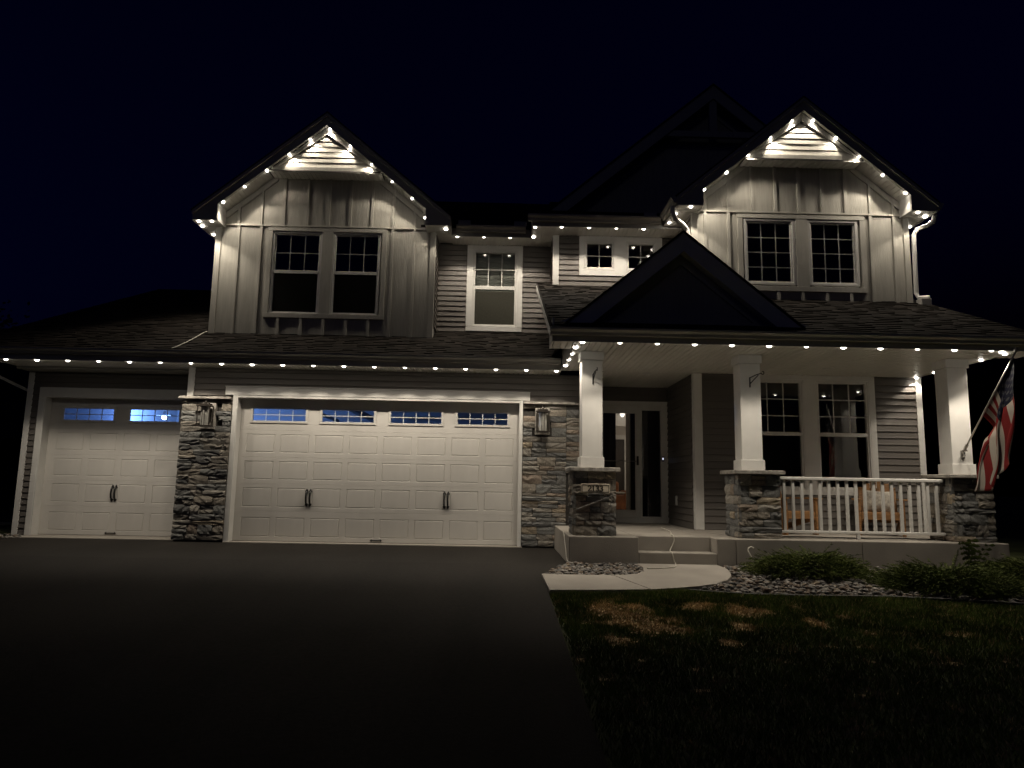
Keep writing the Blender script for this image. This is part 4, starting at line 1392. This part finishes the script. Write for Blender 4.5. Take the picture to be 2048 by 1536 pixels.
def hook(x, ang, label):
    t = MB()
    t.box(x - 0.008, x + 0.008, -2.272, -2.259, 2.475, 2.62)
    ca, sa = math.sin(ang), -math.cos(ang)
    a = (x, -2.268, 2.61)
    e = (x + ca * 0.20, -2.268 + sa * 0.20, 2.655)
    t.tube([a, ((a[0] + e[0]) / 2, (a[1] + e[1]) / 2, 2.64), e], 0.007, 6)
    t.tube([(x, -2.268, 2.525), (x + ca * 0.15, -2.268 + sa * 0.15, 2.635)], 0.007, 6)
    loop = [(e[0] + ca * 0.022 * (math.cos(k) - 1) * -1, e[1] + sa * 0.022 * (1 - math.cos(k)), e[2] - 0.022 * math.sin(k)) for k in [i * 0.5 for i in range(11)]]
    t.tube(loop, 0.006, 6)
    tag(t.build("plant_hook", MT['black']), label, "plant hook", "plant hooks on the porch columns")


hook(1.30, 0.12, "black iron plant hook on the left porch column, above the house number")
hook(3.542, 0.55, "black iron plant hook on the middle porch column")

# doorbell and outlet
db = empty("doorbell", (3.09, YD - 0.045, 1.575), "small black video doorbell with glowing button on the front door frame", "doorbell")
MB().box(-0.022, 0.022, -0.012, 0.014, -0.05, 0.05).build("body", MT['blackplastic'], db, bevel=0.004)
MB().box(-0.011, 0.011, -0.0155, -0.0125, -0.018, 0.022).build("button", emit_mat("doorbell_glow", (0.75, 0.8, 1.0), 0.9), db)
ot = MB().box(3.178, 3.186, 0.56, 0.66, 0.725, 0.90)
ot.box(3.16, 3.178, 0.57, 0.65, 0.735, 0.89)
tag(ot.build("electrical_outlet", MT['vinyl'], bevel=0.004), "white outdoor outlet cover low on the dark entry side wall", "outlet")


def cable(name, pts, r, m, label, cat="cord"):
    P = [Vector(p) for p in pts]
    out = []
    for i in range(len(P) - 1):
        p0, p1, p2, p3 = P[max(i - 1, 0)], P[i], P[i + 1], P[min(i + 2, len(P) - 1)]
        for k in range(5):
            t = k / 5
            out.append(0.5 * ((2 * p1) + (p2 - p0) * t + (2 * p0 - 5 * p1 + 4 * p2 - p3) * t * t + (3 * p1 - p0 - 3 * p2 + p3) * t ** 3))
    out.append(P[-1])
    return tag(MB().tube(out, r, 6).build(name, MT[m], smooth=True), label, cat)


cable("extension_cord", [(2.70, -0.3, SL + 0.006), (2.60, -1.3, SL + 0.006), (2.45, -2.0, SL + 0.006), (2.415, -2.262, SL + 0.012), (2.42, -2.285, 0.31), (2.365, -2.30, 0.20), (2.33, -2.45, 0.182),
      (2.325, -2.572, 0.178), (2.345, -2.578, 0.08), (2.362, -2.60, 0.036), (2.28, -2.86, 0.026), (2.06, -2.97, 0.02), (1.9, -2.99, 0.02)], 0.0075, 'cord',
      "white extension cord running down the porch steps onto the walk")
cable("extension_cord", [(0.935, -1.80, SL + 0.004), (0.932, -2.0, 0.33), (0.93, -2.25, 0.18), (0.93, -2.47, 0.05), (0.98, -2.63, 0.03), (1.03, -2.72, 0.02)], 0.008, 'cord',
      "pale cord hanging down the left side of the concrete porch slab")
cable("roof_wire", [(-5.455, -0.60, 3.172), (-5.435, -0.50, 3.212), (-5.435, -0.27, 3.308), (-5.44, 0.01, 3.426), (-5.465, 0.35, 3.567), (-5.495, 0.61, 3.677), (-5.49, 0.80, 3.756)], 0.008, 'cord',
      "loose white wire lying on the garage shingles below the left gable", "wire")
cable("floor_cable", [(3.95, -2.0, SL + 0.006), (4.4, -1.95, SL + 0.006), (5.0, -2.05, SL + 0.006), (5.6, -1.95, SL + 0.006), (6.2, -2.05, SL + 0.006)], 0.010, 'blackcord',
      "black cable lying along the porch floor behind the railing", "cable")
cable("garden_hose_end", [(3.38, -2.72, 0.02), (3.33, -2.72, 0.16), (3.30, -2.70, 0.24), (3.335, -2.69, 0.28), (3.38, -2.69, 0.265)], 0.009, 'cord',
      "thin pale bent pipe standing in the juniper by the steps", "pipe")

# flag
Bk = Vector((6.537, -2.262, 1.586))
pd = Vector((0.10, -math.cos(math.radians(53)), math.sin(math.radians(53)))).normalized()
fl = empty("flag", Bk, "American flag on a slanted metal pole fixed to the right porch column", "flag")
br = MB().box(-0.025, 0.025, -0.012, 0.0, -0.07, 0.05)
br.tube([(0, -0.01, -0.045), (0, -0.045, -0.03), tuple(pd * 0.05)], 0.014, 6)
br.tube([tuple(pd * 0.02), tuple(pd * 0.16)], 0.022, 8)
br.tube([(-0.035, -0.06, 0.045), (0.035, -0.06, 0.045)], 0.012, 6)
br.build("bracket", MT['steel'], fl)
MB().tube([tuple(pd * 0.05), tuple(pd * 1.62)], 0.0125, 8).build("pole", MT['steel'], fl, smooth=True)
MB().lathe([(0.006, -0.02), (0.02, -0.01), (0.027, 0.012), (0.02, 0.034), (0.004, 0.042)], tuple(pd * 1.64), 10).build("finial", MT['steel'], fl, smooth=True)


def flag_mat():
    m = bpy.data.materials.new("flag_cloth")
    m.use_nodes = True
    nt = m.node_tree
    N, L = nt.nodes, nt.links
    b = N["Principled BSDF"]
    b.inputs["Roughness"].default_value = 0.85
    b.inputs["Specular IOR Level"].default_value = 0.1
    uv = N.new("ShaderNodeUVMap")
    sp_ = N.new("ShaderNodeSeparateXYZ")
    L.new(uv.outputs[0], sp_.inputs[0])

    def mth(op, a, b_=None, c=None):
        n = N.new("ShaderNodeMath")
        n.operation = op
        for i, q in enumerate((a, b_, c)):
            if q is None:
                continue
            if isinstance(q, (int, float)):
                n.inputs[i].default_value = q
            else:
                L.new(q, n.inputs[i])
        return n.outputs[0]
    u, v = sp_.outputs[0], sp_.outputs[1]       # u along the fly, v along the hoist from the bottom
    par = mth('MODULO', mth('FLOOR', mth('MULTIPLY', v, 13.0)), 2.0)     # 0 red, 1 white
    canton = mth('MULTIPLY', mth('LESS_THAN', u, 0.4), mth('GREATER_THAN', v, 6 / 13))
    # staggered rows of stars as small dots
    cu = mth('MULTIPLY', u, 12 / 0.4)
    cv = mth('MULTIPLY', mth('SUBTRACT', v, 6 / 13), 10 / (7 / 13))
    fu, fv = mth('FLOOR', cu), mth('FLOOR', cv)
    on = mth('MODULO', mth('ADD', fu, fv), 2.0)
    du = mth('SUBTRACT', mth('FRACT', cu), 0.5)
    dv = mth('SUBTRACT', mth('FRACT', cv), 0.5)
    dd = mth('ADD', mth('MULTIPLY', du, du), mth('MULTIPLY', dv, dv))
    star = mth('MULTIPLY', mth('LESS_THAN', dd, 0.17), on)
    m1 = N.new("ShaderNodeMixRGB")
    m1.inputs[1].default_value = (0.15, 0.017, 0.017, 1)
    m1.inputs[2].default_value = (0.32, 0.29, 0.25, 1)
    L.new(par, m1.inputs[0])
    m2 = N.new("ShaderNodeMixRGB")
    m2.inputs[1].default_value = (0.004, 0.005, 0.012, 1)  # shade on the flag's unlit top is put into the blue and stars
    m2.inputs[2].default_value = (0.035, 0.034, 0.036, 1)
    L.new(star, m2.inputs[0])
    m3 = N.new("ShaderNodeMixRGB")
    L.new(canton, m3.inputs[0])
    L.new(m1.outputs[0], m3.inputs[1])
    L.new(m2.outputs[0], m3.inputs[2])
    L.new(m3.outputs[0], b.inputs["Base Color"])
    return m


nu, nv = 40, 36
verts, faces, uvs = [], [], []
h0, h1 = 0.64, 1.56
for j in range(nv + 1):
    t = j / nv
    hp = pd * (h0 + (h1 - h0) * t)
    for i in range(nu + 1):
        s = i / nu
        drop = (1.02 + 0.20 * math.sin(t * PI) + 0.22 * t) * s
        amp = min(1.0, s * 3.0)
        x = hp.x + amp * (0.030 * math.sin(t * 15 + s * 2.0) - 0.13 * (1 - t) * s - 0.06 * s + 0.02 * math.sin(s * 7 + t * 3)) + 0.05 * s * (t - 0.5) - 0.06 * math.sin(s * PI) * (t - 0.9)
        y = hp.y * (1 - 0.15 * s) + amp * (0.055 * math.cos(t * 15 + s * 3.0) + 0.02 * math.sin(s * 11 + t * 5))
        # the lower part of the hoist gathers towards the middle before it falls
        gath = 0.17 * math.sin(min(1, s * 2.2) * PI) * (1 - t) ** 1.5
        x += gath
        verts.append((x, y, hp.z - drop))
        uvs.append((s, t))
for j in range(nv):
    for i in range(nu):
        a = j * (nu + 1) + i
        faces.append((a, a + 1, a + nu + 2, a + nu + 1))
me = bpy.data.meshes.new("cloth")
me.from_pydata(verts, [], faces)
ul = me.uv_layers.new(name="UVMap")
for lp in me.loops:
    ul.data[lp.index].uv = uvs[lp.vertex_index]
me.materials.append(flag_mat())
me.polygons.foreach_set("use_smooth", [True] * len(me.polygons))
cl = put("cloth", me, fl)
sd = cl.modifiers.new("thick", 'SOLIDIFY')
sd.thickness = 0.002


# adirondack chairs
def make_chair(loc, rz, label):
    t = empty("adirondack_chair", loc, label, "chair", "cedar chairs on the porch", rz)
    w = 0.29
    for k in range(5):
        y0 = -0.30 + k * 0.105
        z0 = 0.355 - k * 0.028
        MB().box(-w + 0.02, w - 0.02, y0, y0 + 0.092, z0 - 0.02, z0).build("seat_slat", MT['wood'], t, bevel=0.004)
    bx("apron", MT['wood'], t, -w + 0.02, w - 0.02, -0.33, -0.308, 0.24, 0.345, 0.004)
    for k in range(6):
        xb = -0.23 + k * 0.092
        tp = 0.83 - 0.10 * (abs(k - 2.5) / 2.5) ** 2
        mb = MB()
        mb.prism([(0.20, 0.18), (0.222, 0.18), (0.222 + 0.20, tp), (0.20 + 0.20, tp)], 'x', xb - 0.041, xb + 0.041)
        mb.build("back_slat", MT['wood'], t, bevel=0.004)
    for z, yb in ((0.30, 0.262), (0.66, 0.385)):
        bx("back_rail", MT['wood'], t, -0.27, 0.27, yb, yb + 0.022, z, z + 0.06)
    for s in (-1, 1):
        mb = MB()
        xo = s * 0.335
        mb.prism([(xo - 0.07, -0.36), (xo + 0.07, -0.36), (xo + 0.06, 0.30), (xo - 0.02 * s - 0.04, 0.34)], 'z', 0.53, 0.552)
        mb.build("armrest", MT['wood'], t, bevel=0.004)
        bx("leg", MT['wood'], t, s * 0.30 - 0.022, s * 0.30 + 0.022, -0.335, -0.245, 0.0, 0.529, 0.004)
        MB().prism([(-0.32, 0.33), (-0.32, 0.22), (0.42, 0.0), (0.50, 0.0), (0.48, 0.06)], 'x', s * 0.265 - 0.014, s * 0.265 + 0.014).build("leg", MT['wood'], t)
    return t


make_chair((5.94, -1.08, SL), math.radians(-24), "orange cedar chair holding a pale cushion, right side of the porch")
make_chair((4.44, -1.14, SL), math.radians(22), "orange cedar chair without a cushion, left end behind the railing")
cu = MB()
n = 10
for k in range(n + 1):
    for i in range(n + 1):
        a, b = i / n * 2 - 1, k / n * 2 - 1
        pin = 1 - 0.10 * (1 - abs(a * b))
        th = 0.075 * max(0.0, (1 - a ** 4) * (1 - b ** 4)) ** 0.5
        cu.v.append((a * 0.21 * (1 - 0.08 * (1 - b * b) * 0), -th, b * 0.17 * (0.92 + 0.08 * abs(a))))
q = len(cu.v)
cu.v += [(x, -y, z) for x, y, z in cu.v]
for k in range(n):
    for i in range(n):
        a = k * (n + 1) + i
        cu.f.append((a, a + 1, a + n + 2, a + n + 1))
        cu.f.append((q + a, q + a + n + 1, q + a + n + 2, q + a + 1))
cu.mi = [0] * len(cu.f)
cush = cu.build("cushion", MT['cloth'], None, (5.97, -1.02, SL + 0.52), smooth=True)
cush.rotation_euler = (math.radians(-22), 0.05, math.radians(-24))
tag(cush, "pale knitted cushion leaning on the back of the right porch chair", "cushion")


# ------------------------------------------------------------------ planting
def juniper(cx, cy, rx, ry, h, n, seed, label):
    r = random.Random(seed)
    z0 = gz(cy)
    t = empty("juniper_shrub", (cx, cy, z0), label, "shrub", "low junipers in front of the porch")
    mb = MB()
    st = MB()
    for b in range(n):
        a = r.uniform(0, 2 * PI)
        rad = math.sqrt(r.uniform(0.02, 1))
        L = r.uniform(0.18, 0.40)
        bx_, by_ = math.cos(a) * rx * rad * 0.72, math.sin(a) * ry * rad * 0.72
        bz = h * (1 - rad ** 2.2) * r.uniform(0.45, 0.95) + 0.03
        ev = r.uniform(-0.05, 0.42) * (1.25 - rad * 0.8)
        d = Vector((math.cos(a + r.uniform(-.6, .6)) * math.cos(ev), math.sin(a + r.uniform(-.6, .6)) * math.cos(ev), math.sin(ev)))
        p = Vector((bx_, by_, bz))
        mb.cur = 0 if r.random() < 0.72 else 1
        seg = 6
        pts = []
        for k in range(seg + 1):
            pts.append(p.copy())
            d = (d + Vector((0, 0, -0.05)) + Vector((r.uniform(-.12, .12), r.uniform(-.12, .12), r.uniform(-.05, .1)))).normalized()
            p = p + d * (L / seg)
        for k in range(seg):
            dd = (pts[k + 1] - pts[k]).normalized()
            for q_ in range(6):
                rv = Vector((r.uniform(-1, 1), r.uniform(-1, 1), r.uniform(-0.6, 1))).normalized()
                tip = (dd * 1.1 + rv * 0.75).normalized() * r.uniform(0.025, 0.055)
                o_ = pts[k].lerp(pts[k + 1], r.random())
                sd_ = dd.cross(rv).normalized() * 0.005
                mb.face([o_ - sd_, o_ + sd_, o_ + tip])
        if b % 6 == 0:
            st.tube([(0, 0, 0.0), (bx_ * 0.5, by_ * 0.5, bz * 0.6 + 0.03), tuple(pts[0]), tuple(pts[3])], [0.010, 0.007, 0.005, 0.003], 4)
    mb.build("foliage", [MT['needle'], MT['needle2']], t, fix=False)
    st.build("stem", MT['bark'], t)
    return t


juniper(3.90, -3.16, 0.74, 0.42, 0.24, 950, 1, "spiky low juniper nearest the porch steps, beside the walk")
juniper(5.18, -3.92, 0.80, 0.60, 0.23, 1250, 2, "broad dark juniper in the middle of the gravel bed")
juniper(6.50, -3.55, 0.78, 0.60, 0.25, 900, 3, "shadowed juniper at the right end of the porch wall")
wd = MB()
rr = random.Random(5)
for k in range(7):
    a = rr.uniform(0.6, 2.6)
    p = Vector((0, 0, 0))
    d = Vector((math.cos(a), -0.1, 1.1)).normalized()
    pts = []
    for i in range(7):
        pts.append(p.copy())
        d = (d + Vector((rr.uniform(-.15, .15), rr.uniform(-.1, .1), -0.05))).normalized()
        p = p + d * 0.07
    wd.tube(pts, [0.006 * (1 - i / 8) for i in range(7)], 4)
    for i in range(2, 7):
        for s in (-1, 1):
            o_ = pts[i]
            wd.face([o_, o_ + Vector((s * 0.05, -0.02, 0.03)), o_ + Vector((s * 0.075, -0.03, 0.0)), o_ + Vector((s * 0.04, -0.01, -0.015))])
tag(wd.build("weed", MT['needle'], None, (6.25, -2.75, 0.0), fix=False), "thin dark weed rising against the porch wall under the right pier", "plant")


def inside(poly, x, y):
    c = False
    j = len(poly) - 1
    for i in range(len(poly)):
        xi, yi = poly[i]
        xj, yj = poly[j]
        if (yi > y) != (yj > y) and x < (xj - xi) * (y - yi) / (yj - yi) + xi:
            c = not c
        j = i
    return c


ICO = None


def rocks(name, poly, n, seed, smin=0.016, smax=0.042):
    global ICO
    if ICO is None:
        bm = bmesh.new()
        bmesh.ops.create_icosphere(bm, subdivisions=1, radius=1)
        ICO = ([v.co.copy() for v in bm.verts], [tuple(v.index for v in f.verts) for f in bm.faces])
        bm.free()
    r = random.Random(seed)
    xs_ = [p[0] for p in poly]
    ys_ = [p[1] for p in poly]
    mb = MB()
    k = 0
    while k < n:
        x, y = r.uniform(min(xs_), max(xs_)), r.uniform(min(ys_), max(ys_))
        if not inside(poly, x, y):
            continue
        k += 1
        s = smin + (smax - smin) * r.random() ** 1.7
        sx, sy, sz = s * r.uniform(0.9, 1.5), s * r.uniform(0.8, 1.2), s * r.uniform(0.45, 0.8)
        a = r.uniform(0, PI)
        ca, sa = math.cos(a), math.sin(a)
        tilt = r.uniform(-0.4, 0.4)
        base = len(mb.v)
        z0 = gz(y) + r.uniform(-0.005, 0.03)
        for v in ICO[0]:
            px, py, pz = v.x * sx * r.uniform(0.85, 1.1), v.y * sy * r.uniform(0.85, 1.1), v.z * sz * r.uniform(0.85, 1.1)
            pz += px * tilt * 0.5
            mb.v.append((x + px * ca - py * sa, y + px * sa + py * ca, z0 + pz))
        mb.cur = r.choices(range(5), (5, 2, 3, 4, 1))[0]
        for f in ICO[1]:
            mb.f.append(tuple(base + i for i in f))
            mb.mi.append(mb.cur)
    o = mb.build(name, MT['rocks'], fix=False, smooth=False)
    return kind(o, 'stuff')


rocks("gravel", BED_A, 900, 1)
rocks("gravel", [(2.96, -2.562), (7.6, -2.562), (7.6, -4.95), (7.0, -4.9), (5.45, -4.63), (4.24, -4.40), (2.72, -4.40), (2.12, -4.24), (2.5, -3.97), (2.74, -3.70), (2.88, -3.42), (2.96, -3.12)], 4200, 2)
rocks("gravel", [(-9.9, 0.62), (-8.5, 0.62), (-8.3, 0.55), (-8.1, 0.2), (-8.35, -0.6), (-9.9, -0.7)], 420, 3)
ed = [(2.10, -4.23), (2.4, -4.33), (2.72, -4.42), (3.4, -4.44), (4.24, -4.42), (5.0, -4.55), (5.45, -4.66), (6.2, -4.82), (7.0, -4.93), (8.4, -5.1)]
tag(MB().tube([(x, y, gz(y) + 0.008) for x, y in ed], 0.016, 6).build("garden_edging", MT['edging']), "black plastic edging strip between the gravel bed and the lawn", "edging")
tag(MB().tube([(-12.5, 1.2, 0.03), (-11.4, 2.0, 0.035), (-10.4, 2.75, 0.04), (-9.6, 3.5, 0.04), (-8.8, 4.5, 0.04)], 0.06, 6, 0.6).build("stone_edging", MT['curbs']),
    "pale curved edging curb at the far left beside the garage", "edging")


# grass: dense near the house, with burnt patches
def patch(x, y):
    v = 0.0
    for px, py, ax, ay in ((1.18, -5.25, 0.36, 0.65), (1.42, -5.75, 0.33, 0.35), (2.05, -4.95, 0.22, 0.25), (2.45, -5.10, 0.30, 0.30), (2.92, -5.55, 0.10, 0.22), (2.2, -5.75, 0.12, 0.2),
                           (1.0, -6.3, 0.16, 0.22), (3.3, -5.3, 0.10, 0.08), (1.9, -6.3, 0.10, 0.14)):
        d = ((x - px) / ax) ** 2 + ((y - py) / ay) ** 2
        v = max(v, 1.25 - d)
    return v + 0.95 * noise.noise(Vector((x * 4.5, y * 4.5, 3))) + 0.2 * noise.noise(Vector((x * 13, y * 13, 8)))


r = random.Random(77)
gm = MB()
lawn_edge = [(0.56, -4.47), (1.1, -4.42), (1.576, -4.36), (1.95, -4.25), (2.10, -4.25), (2.72, -4.44), (4.24, -4.44), (5.45, -4.68), (7.0, -4.95), (9.0, -5.2)]


def edge_y(x):
    for (a, ya), (b, yb) in zip(lawn_edge, lawn_edge[1:]):
        if a <= x <= b:
            return ya + (yb - ya) * (x - a) / (b - a)
    return -4.5


for k in range(230000):
    y = -4.2 - 7.5 * r.random() ** 1.9
    x = 0.56 + (5.6 + 0.25 * (-4.2 - y)) * r.random()
    if y > edge_y(x) or (x < 0.6 and r.random() < 0.6):
        continue
    pv = patch(x, y)
    dry = pv + r.uniform(-0.55, 0.35) > 0.45
    h = r.uniform(0.008, 0.022) if dry else r.uniform(0.014, 0.042)
    if -4.55 < y and not dry:
        h *= 1.5
    if pv < -0.35:
        h *= 1.2
    a = r.uniform(0, 2 * PI)
    w = r.uniform(0.003, 0.006) * (1.5 if dry else 1)
    dx, dy_ = math.cos(a) * w, math.sin(a) * w
    lean = h * (1.5 if dry else 0.9)
    tx, ty = r.uniform(-lean, lean), r.uniform(-lean, lean)
    z = gz(y) - 0.03
    gm.cur = 1 if (dry or r.random() < 0.07) else 0
    gm.face([(x - dx, y - dy_, z), (x + dx, y + dy_, z), (x + tx, y + ty, z + 0.012 + h)])
kind(gm.build("grass", [MT['grass'], MT['straw']], fix=False), 'stuff')
# thatch mats of the burnt patches
tm = MB()
cell = 0.05
ny = int(3.4 / cell)
for j in range(ny):
    for i in range(int(4.0 / cell)):
        x, y = 0.6 + i * cell, -7.6 + j * cell
        if y + cell < edge_y(x + cell / 2) and patch(x + cell / 2, y + cell / 2) + r.uniform(-0.5, 0.15) > 0.5:
            z = [gz(yy) - 0.022 + 0.006 * noise.noise(Vector((xx * 20, yy * 20, 1))) for xx, yy in ((x, y), (x + cell, y), (x + cell, y + cell), (x, y + cell))]
            tm.face([(x, y, z[0]), (x + cell, y, z[1]), (x + cell, y + cell, z[2]), (x, y + cell, z[3])])
kind(tm.build("dead_grass", MT['straw'], fix=False), 'stuff')

# ------------------------------------------------------------------ what stands beyond, at the left edge
nh = empty("neighbour_house", (-21.5, 13.0, 0), "dark neighbouring house with sloping roof at the far left edge", "house")
bx("wall", MT['nwall'], nh, -4.8, 5.9, -3.5, 4.5, -0.3, 2.4)
MB().prism([(-5.6, 1.9), (6.6, 1.9), (6.9, 2.12), (0.4, 6.9), (-5.9, 2.12)], 'y', -4.0, 5.0).build("roof", MT['deck'], nh)
for wx_ in (-2.5, 2.2):
    wf = bars(ring(wx_, wx_ + 0.9, 0.7, 2.0, wx_ - 0.08, wx_ + 0.98, 0.62, 2.08), -3.53, -3.50).build("window", MT['white'], nh)
    MB().box(wx_, wx_ + 0.9, -3.52, -3.51, 0.7, 2.0).build("pane", MT['blackplastic'], wf)
tr = empty("tree", (-20.6, 11.0, 0), "black tree silhouette rising above the garage roof at the left edge", "tree")
tk = MB().tube([(0, 0, -0.1), (0.05, 0, 2), (0, 0.1, 4.2), (0.2, 0, 6.5)], [0.22, 0.17, 0.13, 0.06], 8)
r = random.Random(4)
cr = MB()
for k in range(26):
    a, rad = r.uniform(0, 2 * PI), r.uniform(0.3, 1)
    e = Vector((math.cos(a) * 4.0 * rad, math.sin(a) * 3.0 * rad, 5.6 + r.uniform(-0.2, 1.6) * (1.25 - rad)))
    tk.tube([(0.05, 0.05, 4.0 + r.uniform(0, 2)), tuple(e * 0.55 + Vector((0, 0, 2.4))), tuple(e)], [0.06, 0.035, 0.012], 5)
    for q_ in range(260):
        g = Vector((r.gauss(0, 0.5), r.gauss(0, 0.5), r.gauss(0, 0.36)))
        p = e + g
        if p.z < 5.1:
            continue
        n1 = Vector((r.uniform(-1, 1), r.uniform(-1, 1), r.uniform(-1, 1))).normalized() * 0.09
        n2 = n1.cross(Vector((r.uniform(-1, 1), r.uniform(-1, 1), 1))).normalized() * 0.06
        cr.face([p - n1, p + n2, p + n1, p - n2])
tk.build("trunk", MT['bark'], tr)
cr.build("crown", MT['leaf'], tr, fix=False)
print("stones", N_STONE[0], "objects", len(sc.objects), "bytes ok")
